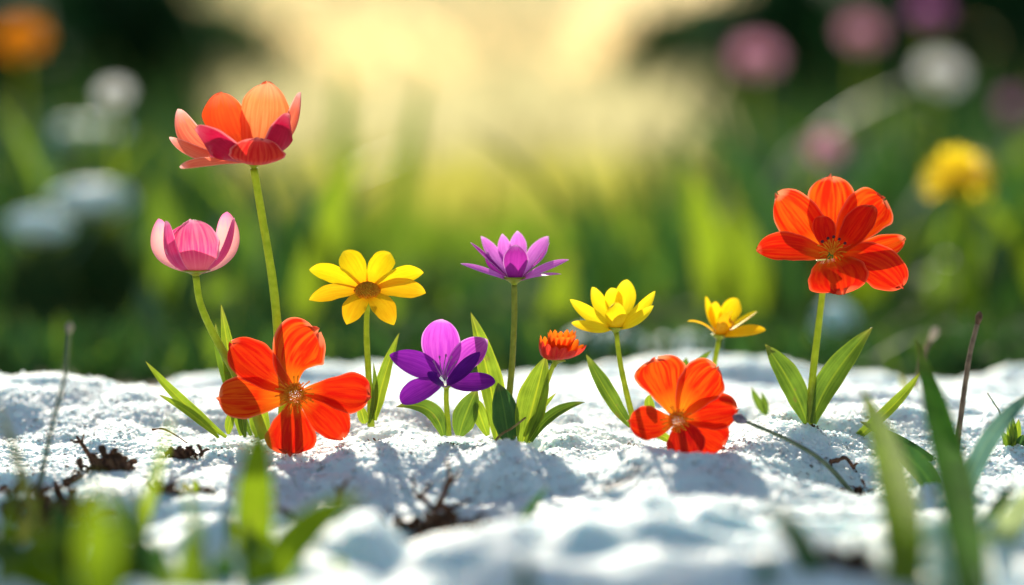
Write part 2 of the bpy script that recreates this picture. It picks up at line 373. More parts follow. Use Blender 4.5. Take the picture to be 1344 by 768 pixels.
# ================================================================== SETTING
meadow_ground = plain_mat('meadow_ground', (.05,.075,.015), (.10,.12,.03), 6, .9, bump=.6, dist=.02)
GZ = -.032
g = fast_mesh('ground', [(-600,-60,GZ),(600,-60,GZ),(600,1200,GZ),(-600,1200,GZ)], [(0,1,2,3)], meadow_ground)
tag(g, kind='structure')
xs = grid_axis([(-1.3,-.42,.01),(-.42,.42,.0016),(.42,1.3,.01)]); ys = grid_axis([(-1.3,-.4,.01),(-.4,.1,.0016),(.1,.5,.004)])
tag(height_sheet('soil', xs, ys, lambda x, y: soil_h(x, y)-.02*np.clip((np.abs(x)-1.0)/.3,0,1)-.02*np.clip((y-.38)/.1,0,1), M['soil']), kind='structure')
xs = grid_axis([(-1.0,-.5,.006),(-.5,-.27,.0016),(-.27,.27,.0006),(.27,.5,.0016),(.5,1.0,.006)])
ys = grid_axis([(-1.2,-.42,.008),(-.42,-.22,.0022),(-.22,-.1,.0012),(-.1,.14,.0006),(.14,.30,.0011),(.30,.45,.004)])
tag(height_sheet('snow', xs, ys, snow_h, M['snow']), kind='structure')
# loose crystals and clots lying on the snow
n = 85000
gy = rng.uniform(-.15,.30,n); gxx = rng.uniform(-.25,.25,n)*(gy+DIST)/DIST
dens = vnoise(gxx*60,gy*60,41)*.6+vnoise(gxx*200,gy*200,42)*.4
keep = dens > rng.uniform(.25,.75,n); gy, gxx = gy[keep], gxx[keep]
r = .00022+.0008*rng.random(len(gy))**3
z = snow_h(gxx,gy); keep = z > -.016; gy, gxx, r, z = gy[keep], gxx[keep], r[keep], z[keep]
tag(balls('snow_crystals', np.stack([gxx,gy,z+r*.25],1), r, M['snow'], .4, smooth=True), kind='stuff')

# ================================================================== FLOWERS
HINT_CAM = Vector((0,-1,.25))
def plant(name, label, cat, bx, by, y0=0, group=None):
    p = at(bx, by, y0)
    z = gnd(p.x, p.y)
    return thing(name, label, cat, (p.x, p.y, min(p.z, z)), group)
def W(root_y, pts): return [at(x, y, root_y+d/3000) for x, y, d in pts]
def petals(root, y0, specs, focus, mats, name='petal'):
    """specs: (points, width px, material key, options)"""
    Fp = np.array(at(focus[0], focus[1], y0+focus[2]/3000))
    for k, s in enumerate(specs):
        pts, wpx, mk = s[0], s[1], s[2]; opt = dict(s[3]) if len(s) > 3 else {}
        P = W(y0, pts); mid = np.array(P[1] if len(P) == 3 else (P[1]+P[2])/2)
        fo = opt.pop('focus', None); ff = np.array(at(fo[0], fo[1], y0+fo[2]/3000)) if fo else Fp
        lab = opt.pop('label', None)
        o = blade(opt.pop('name', name), mats[mk], P, wpx*sc(y0), ff-mid, root, seed=k+int(pts[0][0]), **opt)
        if lab: o['label'] = lab
def stem(root, y0, pts, rads, mat='stem'):
    return tube('stem', M[mat], W(y0, pts), [r*sc(y0) for r in rads], root, seg=12, wob=.07)
def leaf(root, y0, pts, wpx, mk='leaf', hint=(0,-1,.3), name='leaf', **kw):
    o = dict(peak=.42, e=.9, b=.3, cup=0, fold=.28, nv=26, nu=10, ruffle=.02)
    o.update(kw)
    return blade(name, M[mk], W(y0, pts), wpx*sc(y0), hint, root, seed=int(pts[0][0]), **o)
def head_disc(root, y0, c, axis, rx, mat, n=130, dome=.45, name='flower_centre', grain=1.0, seed=1):
    """a dome of packed florets: phyllotaxis of little knobs, one mesh"""
    s = sc(y0); c = np.array(at(c[0], c[1], y0+c[2]/3000)); ax = np.array(axis, dtype=float); ax /= np.linalg.norm(ax)
    a = np.cross(ax, [.1,.3,1]); a /= np.linalg.norm(a); b = np.cross(ax, a)
    v, f = ico(); V = []; Fc = []; R_ = rx*s; rs = random.Random(seed)
    for k in range(n):
        q = math.sqrt((k+.5)/n); th = k*2.39996
        p = c+(a*math.cos(th)+b*math.sin(th))*(R_*q)+ax*(R_*dome*(1-q*q))
        rr = R_*.085*grain*(1+.4*rs.random())
        o = (a*math.cos(th)+b*math.sin(th))*q*.6+ax
        o /= np.linalg.norm(o)
        for w_ in v:
            V.append(p+w_*rr+o*np.dot(w_,o)*rr*1.1)
        Fc += [tuple(x+12*k for x in t) for t in f]
    return mesh(name, V, Fc, mat, root)
def stamens(root, y0, c, tips, mat, tipmat, r=1.1, name='stamen'):
    for (x, y, d) in tips:
        P = W(y0, [c, ((c[0]+x)/2+.06*(y-c[1]), (c[1]+y)/2-1, (c[2]+d)/2), (x, y, d)])
        t = tube(name, mat, P, [r*sc(y0)]*2+[r*.8*sc(y0)], root, seg=6, n=4)
        q = P[-1]
        lathe('anther', tipmat, np.array(q)-np.array(root.location), np.array(P[2])-np.array(P[1]), [(-1*sc(y0),.5*sc(y0)),(.2*sc(y0),r*1.7*sc(y0)),(2.4*sc(y0),r*1.6*sc(y0)),(3.4*sc(y0),.4*sc(y0))], None, seg=8, loc=(0,0,0)).parent = t
def calyx(root, y0, c, axis, rad, depth, mat='stem', flare=1.0):
    s = sc(y0); p = at(c[0], c[1], y0+c[2]/3000)
    return lathe('receptacle', M[mat], p, axis, [(-depth*s,rad*.16*s),(-depth*.55*s,rad*.24*s),(-depth*.25*s,rad*.5*s),(0,rad*.85*s),(depth*.12*s,rad*s),(depth*.2*s,rad*.9*s)], root, seg=20)

# --- petal materials
coral = {
 'in': petal_mat('coral_inner', (.88,.075,.012), (.85,.24,.03), (.92,.16,.07), outer=(.80,.05,.09), vein=(.80,.03,.008), trans=.55),
 'peach': petal_mat('peach', (.92,.24,.075), (.9,.22,.04), (.95,.36,.20), outer=(.85,.12,.10), vein=(.86,.10,.02), trans=.55, vstr=.6),
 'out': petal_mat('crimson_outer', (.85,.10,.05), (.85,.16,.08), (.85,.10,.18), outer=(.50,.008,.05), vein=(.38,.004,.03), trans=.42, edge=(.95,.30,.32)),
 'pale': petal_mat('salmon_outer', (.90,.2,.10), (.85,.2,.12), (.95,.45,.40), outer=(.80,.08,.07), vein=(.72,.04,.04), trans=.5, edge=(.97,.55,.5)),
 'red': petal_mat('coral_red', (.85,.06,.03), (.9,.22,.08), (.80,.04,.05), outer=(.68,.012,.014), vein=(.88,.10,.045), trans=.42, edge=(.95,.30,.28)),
}
pinkm = {
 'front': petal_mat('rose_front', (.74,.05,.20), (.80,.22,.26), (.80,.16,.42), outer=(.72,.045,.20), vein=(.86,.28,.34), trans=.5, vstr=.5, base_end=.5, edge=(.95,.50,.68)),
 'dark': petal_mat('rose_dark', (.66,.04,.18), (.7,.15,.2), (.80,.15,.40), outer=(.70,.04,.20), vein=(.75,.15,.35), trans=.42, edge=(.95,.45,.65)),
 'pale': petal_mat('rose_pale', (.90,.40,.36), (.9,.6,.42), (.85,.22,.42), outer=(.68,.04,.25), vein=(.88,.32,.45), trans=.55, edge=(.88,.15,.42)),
}
yel = {'y': petal_mat('yellow_petal', (.90,.62,.006), (.82,.36,.004), (.90,.66,.02), outer=(.80,.44,.005), vein=(.76,.38,.003), trans=.5, vstr=.45, veins=12),
       'o': petal_mat('yellow_petal_warm', (.84,.44,.006), (.78,.30,.004), (.88,.60,.015), outer=(.80,.38,.005), vein=(.70,.28,.003), trans=.42, vstr=.5, veins=12)}
yelp = {'y': petal_mat('lemon_petal', (.86,.64,.012), (.78,.44,.006), (.90,.74,.03), outer=(.84,.58,.008), vein=(.78,.46,.004), trans=.55, vstr=.4, veins=12)}
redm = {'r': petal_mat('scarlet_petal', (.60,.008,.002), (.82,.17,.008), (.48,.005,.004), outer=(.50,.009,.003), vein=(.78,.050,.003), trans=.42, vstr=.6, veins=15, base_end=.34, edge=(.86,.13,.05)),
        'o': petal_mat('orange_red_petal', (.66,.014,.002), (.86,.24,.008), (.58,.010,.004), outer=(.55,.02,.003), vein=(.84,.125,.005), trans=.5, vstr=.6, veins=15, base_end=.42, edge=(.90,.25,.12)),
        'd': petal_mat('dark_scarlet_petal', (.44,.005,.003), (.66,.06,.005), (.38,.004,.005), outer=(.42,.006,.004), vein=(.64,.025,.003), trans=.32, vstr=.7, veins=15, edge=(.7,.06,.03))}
purp = {'p': petal_mat('violet_petal', (.25,.018,.36), (.32,.05,.40), (.22,.012,.32), outer=(.20,.012,.32), vein=(.14,.006,.25), trans=.42, vstr=.6, veins=16),
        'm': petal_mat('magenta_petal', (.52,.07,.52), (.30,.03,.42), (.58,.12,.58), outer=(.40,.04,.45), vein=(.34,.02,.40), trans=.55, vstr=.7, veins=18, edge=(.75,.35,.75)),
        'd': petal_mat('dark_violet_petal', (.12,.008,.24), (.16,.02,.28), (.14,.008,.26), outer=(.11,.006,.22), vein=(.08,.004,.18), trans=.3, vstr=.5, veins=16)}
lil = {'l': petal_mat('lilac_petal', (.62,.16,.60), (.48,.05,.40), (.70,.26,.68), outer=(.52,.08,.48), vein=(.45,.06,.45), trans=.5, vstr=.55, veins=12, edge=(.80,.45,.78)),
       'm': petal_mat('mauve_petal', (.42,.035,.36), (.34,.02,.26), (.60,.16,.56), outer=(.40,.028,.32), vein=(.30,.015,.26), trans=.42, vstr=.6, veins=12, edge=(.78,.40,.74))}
smm = {'o': petal_mat('small_orange_petal', (.88,.16,.008), (.88,.34,.02), (.90,.24,.015), outer=(.85,.12,.01), vein=(.80,.07,.005), trans=.5, veins=8, vstr=.4),
       'r': petal_mat('small_red_petal', (.80,.04,.01), (.8,.1,.01), (.78,.04,.02), outer=(.66,.022,.022), vein=(.85,.10,.04), trans=.4, veins=8, vstr=.5)}
M['disc'] = plain_mat('disc_florets', (.98,.34,.008), (.99,.50,.02), 900, .6, bump=.2, trans=.35)
M['disc_red'] = plain_mat('disc_red', (.95,.26,.012), (.97,.55,.04), 700, .6, bump=.2, trans=.35)
M['pollen'] = plain_mat('pollen', (.88,.30,.015), (.92,.50,.03), 700, .7, trans=.5)
M['filament'] = plain_mat('filament', (.55,.20,.50), (.70,.36,.66), 500, .5, trans=.4)
M['anther_dark'] = plain_mat('anther_dark', (.06,.01,.02), (.12,.02,.03), 500, .6)

# --- 1. tall coral cup
y0 = 0.0
r_ = plant('coral_flower', 'tallest flower, coral and pink open cup on a long curved stem at left', 'flower', 372, 566, y0)
stem(r_, y0, [(333,221,0),(344,285,2),(358,370,4),(366,450,6),(371,510,6),(372,575,6)], [5.2,5.2,5.6,6,6.5,7])
calyx(r_, y0, (333,212,0), (0,0,1), 17, 14)
petals(r_, y0, [
 ([(332,208,10),(298,170,58),(289,122,66)], 66, 'in', dict(peak=.62,e=.5,cup=.22,ruffle=.03)),
 ([(336,208,10),(347,165,62),(351,108,68)], 68, 'peach', dict(peak=.62,e=.5,cup=.2,ruffle=.03)),
 ([(338,208,6),(380,178,30),(395,121,20)], 44, 'pale', dict(peak=.6,e=.55,cup=.35)),
 ([(326,210,0),(258,192,22),(233,143,10)], 46, 'pale', dict(peak=.6,e=.55,cup=.3,focus=(330,130,-60))),
 ([(322,212,-6),(266,204,-8),(222,180,-14)], 19, 'pale', dict(peak=.6,e=.7,cup=.2,focus=(262,120,-150))),
 ([(306,213,-12),(268,213,-38),(236,220,-55)], 13, 'pale', dict(peak=.55,e=.5,cup=.2,focus=(290,150,-200))),
 ([(326,214,-8),(290,202,-46),(256,170,-36)], 58, 'out', dict(peak=.6,e=.55,cup=.3,ruffle=.02,focus=(320,120,20))),
 ([(344,214,-6),(371,190,-34),(380,150,-24)], 58, 'out', dict(peak=.6,e=.55,cup=.32,ruffle=.02)),
 ([(334,215,-10),(337,212,-50),(339,181,-60)], 74, 'red', dict(peak=.6,e=.42,b=.45,cup=.25,ruffle=.02,focus=(336,120,0))),
], (330,150,0), coral)
# its own blades and small leaves at the base
leaf(r_, y0, [(318,572,10),(306,500,14),(290,399,20)], 25, 'leaf_bright', hint=(.5,-1,0), peak=.4)
leaf(r_, y0, [(330,572,14),(296,490,20),(283,424,24)], 15, 'leaf')
leaf(r_, y0, [(338,574,6),(334,540,8),(338,505,10)], 16, 'leaf_bright')
leaf(r_, y0, [(322,574,2),(318,545,2),(322,520,4)], 13, 'leaf')
leaf(r_, y0, [(352,568,4),(330,510,0),(298,462,0)], 20, 'leaf_bright')

# --- 2. pink cup
r_ = plant('pink_tulip', 'pink half-closed cup flower on a leaning stem, leftmost bloom', 'flower', 345, 562, y0-.004)
stem(r_, y0-.004, [(257,362,0),(262,395,0),(276,430,0),(302,478,0),(330,530,2),(347,575,4)], [4.6,4.6,5,5.6,6,6.5])
calyx(r_, y0-.004, (257,356,0), (0,0,1), 20, 10)
petals(r_, y0-.004, [
 ([(254,357,4),(213,332,22),(208,287,10)], 38, 'pale', dict(peak=.6,e=.5,cup=.4,focus=(258,318,-30))),
 ([(260,357,4),(300,328,16),(298,278,6)], 46, 'pale', dict(peak=.62,e=.5,cup=.35,focus=(244,300,-50))),
 ([(256,356,6),(252,318,44),(252,290,40)], 64, 'dark', dict(peak=.6,e=.5,cup=.3)),
 ([(250,359,-2),(222,338,-20),(217,290,-10)], 40, 'dark', dict(peak=.6,e=.5,cup=.35,focus=(275,300,20))),
 ([(264,359,-2),(296,334,-12),(308,286,-2)], 26, 'dark', dict(peak=.6,e=.5,cup=.3,focus=(240,300,10))),
 ([(257,360,-6),(252,332,-32),(250,288,-18)], 72, 'front', dict(peak=.56,e=.42,b=.45,cup=.3,ruffle=.02)),
], (257,315,0), pinkm)
leaf(r_, y0-.006, [(297,574,0),(240,528,6),(191,474,10)], 15, 'leaf_bright', hint=(.3,-1,.6), peak=.45)
leaf(r_, y0-.008, [(287,575,-4),(250,543,0),(208,518,0)], 12, 'leaf_bright', hint=(.3,-1,.6), peak=.45)
leaf(r_, y0-.006, [(300,570,-4),(302,552,0),(309,530,4)], 12, 'leaf_bright')

# --- 3. yellow star daisy
r_ = plant('yellow_daisy', 'yellow eight-petalled daisy with an orange disc, facing the viewer', 'flower', 487, 556, y0+.004)
y1 = y0+.004
stem(r_, y1, [(483,392,6),(481,430,10),(483,480,8),(486,530,6),(487,560,6)], [3.6,3.8,4.2,4.6,5])
ax = (0,-.42,.90)
Y8 = [((450,331,34),32,'y'),((513,333,34),32,'y'),((556,358,10),24,'y'),((559,385,-6),27,'o'),((517,427,-38),30,'o'),((455,426,-38),30,'o'),((406,394,-6),22,'o'),((406,354,12),25,'y')]
specs = []
for (tx,ty,td), wd, mk in Y8:
    cx, cy = 482, 381
    bx, by, bd = cx+(tx-cx)*.12, cy+(ty-cy)*.12, td*.12
    mx, my = cx+(tx-cx)*.58, cy+(ty-cy)*.58-5
    specs.append(([(bx,by,bd),(mx,my,td*.58-3),(tx,ty,td)], wd, mk, dict(peak=.56,e=.85,b=.35,cup=.2,ruffle=.015)))
petals(r_, y1, specs, (482,340,-120), yel)
head_disc(r_, y1, (482,383,-4), ax, 16, M['disc'], 170, .62, grain=1.15)
calyx(r_, y1, (483,388,6), (0,-.5,.9), 9, 9)
leaf(r_, y1, [(492,552,0),(503,500,4),(524,437,10)], 20, 'leaf_bright', hint=(-.4,-1,.2), peak=.35)
leaf(r_, y1, [(484,556,-2),(492,520,0),(490,476,4)], 9, 'leaf')
leaf(r_, y1, [(478,556,-4),(476,545,-6),(470,528,-4)], 14, 'leaf_bright')

# --- 4. large red low bloom, left
y1 = -.014
r_ = plant('red_flower', 'large flat red five-petalled flower resting on the snow, left of centre', 'flower', 388, 590, y1)
stem(r_, y1, [(388,522,8),(390,550,14),(390,598,16)], [5,5,6])
petals(r_, y1, [
 ([(386,512,0),(384,470,14),(417,434,26)], 77, 'o', dict(peak=.72,e=.42,b=.14,wedge=.8,cup=.10,ruffle=.06)),
 ([(382,512,0),(340,482,4),(304,450,8)], 56, 'r', dict(peak=.62,e=.5,cup=.16,ruffle=.05)),
 ([(380,520,-2),(332,522,-8),(286,522,-14)], 59, 'o', dict(peak=.68,e=.42,cup=.15,ruffle=.05)),
 ([(386,526,-3),(383,560,-14),(379,596,-22)], 70, 'r', dict(peak=.72,e=.42,b=.14,wedge=.8,cup=.12,ruffle=.06)),
 ([(394,524,-3),(425,543,-10),(451,575,-16)], 50, 'r', dict(peak=.62,e=.5,cup=.12,ruffle=.05)),
 ([(396,515,0),(440,515,-2),(486,520,-4)], 56, 'r', dict(peak=.72,e=.42,b=.14,wedge=.8,cup=.15,ruffle=.05)),
], (388,470,-160), redm)

head_disc(r_, y1, (387,518,-3), (0,-.96,.25), 15, M['disc_red'], 120, .45, seed=2)
def spray(root, y1, c, R1, n, mat, seed, d0=-6):
    rs = random.Random(seed)
    for k in range(n):
        an = 2*math.pi*k/n+rs.uniform(-.1,.1); L_ = R1*rs.uniform(.75,1.15)
        x, y = c[0]+L_*math.cos(an), c[1]-L_*math.sin(an)*.95
        P = W(y1, [(c[0]+.35*L_*math.cos(an), c[1]-.35*L_*math.sin(an), d0), ((c[0]*.35+x*.65), (c[1]*.35+y*.65)-1, d0-5), (x, y, d0-5+rs.uniform(-2,2))])
        tube('stamen', mat, P, [.8*sc(y1),.7*sc(y1),1.15*sc(y1)], root, seg=6, n=3)
spray(r_, y1, (387,518), 24, 26, M['pollen'], 5)

# --- 5. violet
y1 = -.002
r_ = plant('violet_flower', 'violet flower with one upright magenta petal, low in the centre', 'flower', 589, 566, y1)
stem(r_, y1, [(586,508,0),(586,530,0),(589,572,0)], [3.2,3.6,4.2], 'stem')
petals(r_, y1, [
 ([(582,492,6),(578,455,24),(580,419,22)], 52, 'm', dict(peak=.58,e=.5,b=.4,cup=.22)),
 ([(586,494,2),(612,470,8),(640,446,8)], 42, 'm', dict(peak=.6,e=.75,cup=.25)),
 ([(578,494,0),(548,480,2),(511,466,4)], 40, 'p', dict(peak=.5,e=.75,b=.4,cup=.2)),
 ([(578,500,-6),(553,512,-26),(526,528,-34)], 36, 'p', dict(peak=.6,e=.45,b=.35,cup=.2)),
 ([(590,500,-4),(620,504,-20),(650,500,-24)], 36, 'p', dict(peak=.58,e=.45,b=.35,cup=.2)),
 ([(586,504,-6),(608,488,-16),(630,462,-14)], 26, 'd', dict(peak=.55,e=.7,b=.4,cup=.3)),
 ([(584,506,-8),(572,500,-22),(562,488,-24)], 22, 'd', dict(peak=.55,e=.6,b=.5,cup=.3)),
], (588,450,-60), purp)
stamens(r_, y1, (584,500,-8), [(570,476,-12),(577,470,-10),(585,468,-8),(592,470,-10),(598,476,-14)], M['filament'], M['filament'], .8)
calyx(r_, y1, (586,507,-4), (0,0,1), 8, 8)
leaf(r_, y1, [(582,572,-4),(562,538,-10),(520,534,-18)], 24, 'leaf', hint=(0,-1,.8), peak=.4)
leaf(r_, y1, [(603,572,-2),(610,548,-2),(626,510,4)], 32, 'leaf', hint=(0,-1,.2), peak=.55)

# --- 6. lilac daisy
y1 = .004
r_ = plant('lilac_daisy', 'lilac daisy seen from the side on a tall straight stem, centre', 'flower', 672, 572, y1)
stem(r_, y1, [(675,374,0),(675,420,2),(672,480,4),(668,530,6),(672,580,6)], [4,4,4.2,4.8,5.5], 'stem_dark')
calyx(r_, y1, (675,366,0), (0,0,1), 17, 12)
petals(r_, y1, [
 ([(670,364,8),(652,340,40),(631,310,46)], 22, 'l', dict(peak=.6,e=.8,cup=.2)),
 ([(674,364,8),(664,335,44),(659,307,48)], 20, 'l', dict(peak=.6,e=.8,cup=.2)),
 ([(677,364,8),(680,332,48),(679,303,52)], 24, 'l', dict(peak=.6,e=.8,cup=.2)),
 ([(680,364,8),(700,342,36),(720,310,42)], 30, 'l', dict(peak=.65,e=.8,cup=.25)),
 ([(668,366,0),(640,342,6),(617,318,8)], 24, 'm', dict(peak=.55,e=.85,cup=.3)),
 ([(682,366,0),(705,345,0),(722,318,4)], 17, 'm', dict(peak=.6,e=.85,cup=.3)),
 ([(668,368,-4),(636,356,-18),(604,346,-22)], 15, 'l', dict(peak=.5,e=.8,cup=.2,focus=(650,300,-50))),
 ([(682,368,-2),(716,352,-8),(747,341,-12)], 16, 'l', dict(peak=.5,e=.85,cup=.2,focus=(700,300,-50))),
 ([(682,369,-6),(710,362,-30),(737,360,-40)], 11, 'l', dict(peak=.5,e=.8,cup=.2,focus=(700,300,-50))),
 ([(670,367,4),(645,352,20),(640,330,26)], 20, 'm', dict(peak=.55,e=.85,cup=.3)),
 ([(676,369,-4),(677,345,-24),(677,321,-20)], 33, 'm', dict(peak=.55,e=.62,b=.5,cup=.32)),
], (676,320,0), lil)
leaf(r_, y1, [(652,578,2),(642,500,8),(618,410,14)], 36, 'leaf_bright', hint=(.6,-1,0), peak=.4, fold=.35)
leaf(r_, y1, [(668,584,-26),(663,545,-26),(654,503,-22)], 36, 'leaf_dark', hint=(.2,-1,.1), peak=.5, fold=.2)
leaf(r_, y1, [(640,572,-10),(630,545,-8),(622,520,-6)], 20, 'leaf_bright', hint=(.2,-1,.1), peak=.5)

# --- 7. small red-orange
y1 = -.006
r_ = plant('orange_chrysanthemum', 'smallest bloom, red and orange with many short petals, right of lilac daisy', 'flower', 692, 574, y1)
stem(r_, y1, [(729,474,0),(722,490,0),(710,525,0),(692,580,2)], [3,3.2,3.6,4.4], 'stem')
calyx(r_, y1, (730,472,0), (.25,0,1), 13, 10)
specs = []; rs = random.Random(8)
for k in range(16):      # outer ring
    an = 2*math.pi*k/16+.1; cx, sy_ = math.cos(an), math.sin(an)
    tx = 737+31*cx+2; ty = 449-8*sy_+rs.uniform(-2,2)-3*cx*-2
    specs.append(([(731+5*cx,472,5*sy_),(734+24*cx,466-4*sy_,24*sy_),(tx,ty,31*sy_)], 16, 'r' if sy_ < .2 else 'o', dict(peak=.62,e=.55,b=.4,cup=.3,nv=12,nu=6)))
for k in range(14):      # inner ring
    an = 2*math.pi*k/14+.3; cx, sy_ = math.cos(an), math.sin(an)
    specs.append(([(732+4*cx,470,4*sy_),(735+15*cx,454,15*sy_),(738+19*cx,438-5*sy_+rs.uniform(-3,2),19*sy_)], 12, 'o', dict(peak=.6,e=.6,b=.5,cup=.3,nv=10,nu=6)))
petals(r_, y1, specs, (737,440,0), smm)
head_disc(r_, y1, (735,452,0), (.15,-.2,1), 11, M['pollen'], 50, .5, seed=4)
leaf(r_, y1, [(686,582,-6),(700,530,0),(716,467,10)], 44, 'leaf_bright', hint=(-.5,-1,.1), peak=.5, fold=.25)
leaf(r_, y1, [(697,580,-10),(725,546,-14),(768,528,-16)], 20, 'leaf', hint=(-.2,-.8,1), peak=.45)
leaf(r_, y1, [(687,570,0),(706,542,0),(730,516,6)], 9, 'leaf_bright')

# --- 8. lemon cup
y1 = .006
r_ = plant('yellow_cup_flower', 'bright yellow cup flower with raised petals, right of centre', 'flower', 830, 545, y1)
stem(r_, y1, [(809,436,0),(813,470,0),(821,510,0),(832,555,2)], [3.2,3.4,3.8,4.4])
calyx(r_, y1, (808,431,0), (0,0,1), 13, 10)
petals(r_, y1, [
 ([(806,428,6),(790,408,30),(777,377,34)], 26, 'y', dict(peak=.6,e=.6,cup=.25)),
 ([(810,428,6),(820,400,34),(823,367,38)], 31, 'y', dict(peak=.6,e=.55,cup=.25)),
 ([(809,428,6),(806,400,30),(802,378,36)], 24, 'y', dict(peak=.6,e=.55,cup=.25)),
 ([(812,430,2),(838,412,8),(860,382,8)], 20, 'y', dict(peak=.55,e=.8,cup=.3,focus=(815,370,-60))),
 ([(812,431,-2),(836,420,-16),(858,401,-20)], 18, 'y', dict(peak=.5,e=.8,cup=.3,focus=(815,370,-90))),
 ([(804,430,0),(776,416,4),(748,393,4)], 22, 'y', dict(peak=.55,e=.8,cup=.3,focus=(795,370,-70))),
 ([(803,431,-4),(778,430,-24),(750,424,-34)], 18, 'y', dict(peak=.5,e=.6,cup=.2,focus=(785,360,-140))),
 ([(808,432,-4),(808,418,-26),(807,397,-22)], 27, 'y', dict(peak=.6,e=.5,b=.5,cup=.3)),
], (808,385,0), yelp)
leaf(r_, y1, [(828,560,-4),(800,520,0),(769,465,6)], 22, 'leaf', hint=(.3,-1,.3), peak=.55)

# --- 9. small yellow behind
y1 = .035
r_ = plant('small_yellow_flower', 'smaller soft yellow cup flower behind the low red bloom at right', 'flower', 930, 510, y1)
stem(r_, y1, [(944,443,0),(939,470,0),(930,520,0),(928,545,0)], [3.2,3.4,3.8,4])
calyx(r_, y1, (944,441,0), (.1,0,1), 12, 10)
petals(r_, y1, [
 ([(942,438,6),(932,416,20),(926,389,20)], 15, 'y', dict(peak=.6,e=.6)),
 ([(944,438,6),(938,418,24),(939,396,26)], 20, 'y', dict(peak=.6,e=.6)),
 ([(946,438,6),(958,414,24),(969,393,26)], 30, 'y', dict(peak=.62,e=.5)),
 ([(948,440,2),(970,426,6),(994,409,6)], 24, 'y', dict(peak=.6,e=.6)),
 ([(940,440,-2),(922,426,-8),(902,422,-10)], 16, 'y', dict(peak=.6,e=.6)),
 ([(948,441,-4),(975,436,-20),(1005,433,-24)], 19, 'o', dict(peak=.6,e=.6,focus=(960,400,-60))),
 ([(945,441,-4),(955,425,-20),(960,410,-14)], 28, 'o', dict(peak=.6,e=.6,b=.5)),
], (950,395,0), yel)
leaf(r_, y1, [(914,500,-2),(916,480,0),(934,461,6)], 12, 'leaf')
leaf(r_, y1, [(900,500,0),(899,486,0),(901,469,4)], 14, 'leaf')

# --- 10. low red at right
y1 = -.030
r_ = plant('red_flower', 'red six-petalled flower low on the snow, right of centre', 'flower', 890, 585, y1)
stem(r_, y1, [(890,556,8),(892,575,12),(892,598,14)], [5,5,6])
petals(r_, y1, [
 ([(886,545,2),(872,505,14),(861,471,22)], 70, 'o', dict(peak=.72,e=.42,b=.14,wedge=.8,cup=.12,ruffle=.05)),
 ([(894,545,0),(917,508,8),(941,482,14)], 61, 'o', dict(peak=.62,e=.45,cup=.14,ruffle=.05)),
 ([(882,552,-3),(855,556,-6),(825,553,-10)], 47, 'r', dict(peak=.62,e=.42,cup=.15,ruffle=.05)),
 ([(890,558,-4),(898,575,-12),(905,600,-16)], 51, 'd', dict(peak=.64,e=.42,cup=.12,ruffle=.05)),
 ([(898,556,-4),(925,570,-8),(950,586,-14)], 51, 'r', dict(peak=.72,e=.42,b=.14,wedge=.8,cup=.12,ruffle=.05)),
 ([(897,550,-1),(930,542,0),(968,537,2)], 51, 'r', dict(peak=.62,e=.45,cup=.14,ruffle=.05)),
], (890,500,-160), redm)
head_disc(r_, y1, (889,552,-3), (0,-.96,.25), 12, M['disc_red'], 100, .45, seed=3)
spray(r_, y1, (889,552), 20, 24, M['pollen'], 6)
leaf(r_, y1, [(880,580,4),(868,572,-2),(850,570,-4)], 12, 'leaf_bright')
leaf(r_, y1, [(858,545,12),(852,530,12),(854,518,12)], 14, 'leaf_bright')

# --- 11. tall red at right
y1 = .008
r_ = plant('red_anemone', 'tall scarlet flower with broad ruffled petals above two green leaves, far right', 'flower', 1063, 552, y1)
stem(r_, y1, [(1082,352,4),(1080,380,4),(1073,440,2),(1066,500,0),(1062,560,0)], [4.2,4.2,4.6,5,5.6])
calyx(r_, y1, (1082,344,6), (.1,-.2,1), 12, 10)
petals(r_, y1, [
 ([(1088,330,12),(1090,285,36),(1091,231,40)], 67, 'o', dict(peak=.66,e=.45,cup=.2,ruffle=.05)),
 ([(1086,332,10),(1055,298,24),(1021,256,28)], 65, 'o', dict(peak=.62,e=.5,cup=.2,ruffle=.05)),
 ([(1096,332,10),(1135,285,22),(1160,262,26)], 67, 'o', dict(peak=.62,e=.5,cup=.25,ruffle=.05)),
 ([(1098,336,4),(1145,330,6),(1187,314,8)], 38, 'o', dict(peak=.62,e=.5,cup=.2,ruffle=.05)),
 ([(1086,336,2),(1040,326,-4),(994,328,-8)], 42, 'r', dict(peak=.58,e=.55,cup=.25,ruffle=.04)),
 ([(1094,338,0),(1145,345,-22),(1184,378,-34)], 56, 'r', dict(peak=.62,e=.5,cup=.1,ruffle=.05,focus=(1110,290,-150))),
 ([(1090,340,0),(1099,360,-30),(1106,384,-38)], 81, 'r', dict(peak=.62,e=.42,b=.4,cup=.08,ruffle=.06,focus=(1100,290,-150))),
 ([(1090,330,6),(1082,305,10),(1079,283,14)], 31, 'r', dict(peak=.6,e=.5,cup=.3)),
 ([(1098,333,2),(1124,305,2),(1146,270,4)], 50, 'r', dict(peak=.66,e=.5,cup=.3,ruffle=.04,focus=(1080,260,-60))),
], (1095,285,-90), redm)
stamens(r_, y1, (1092,334,-2), [(1080,318,-10),(1087,314,-8),(1094,312,-8),(1101,315,-8),(1108,320,-10)], M['pollen'], M['anther_dark'], 1.2)
spray(r_, y1, (1093,331), 20, 14, M['pollen'], 9)
leaf(r_, y1, [(1059,556,-4),(1038,505,-2),(1004,452,6)], 36, 'leaf', hint=(.4,-1,.2), peak=.5)
leaf(r_, y1, [(1067,556,-6),(1090,500,-4),(1146,429,6)], 36, 'leaf', hint=(-.5,-1,.3), peak=.5, fold=.35)

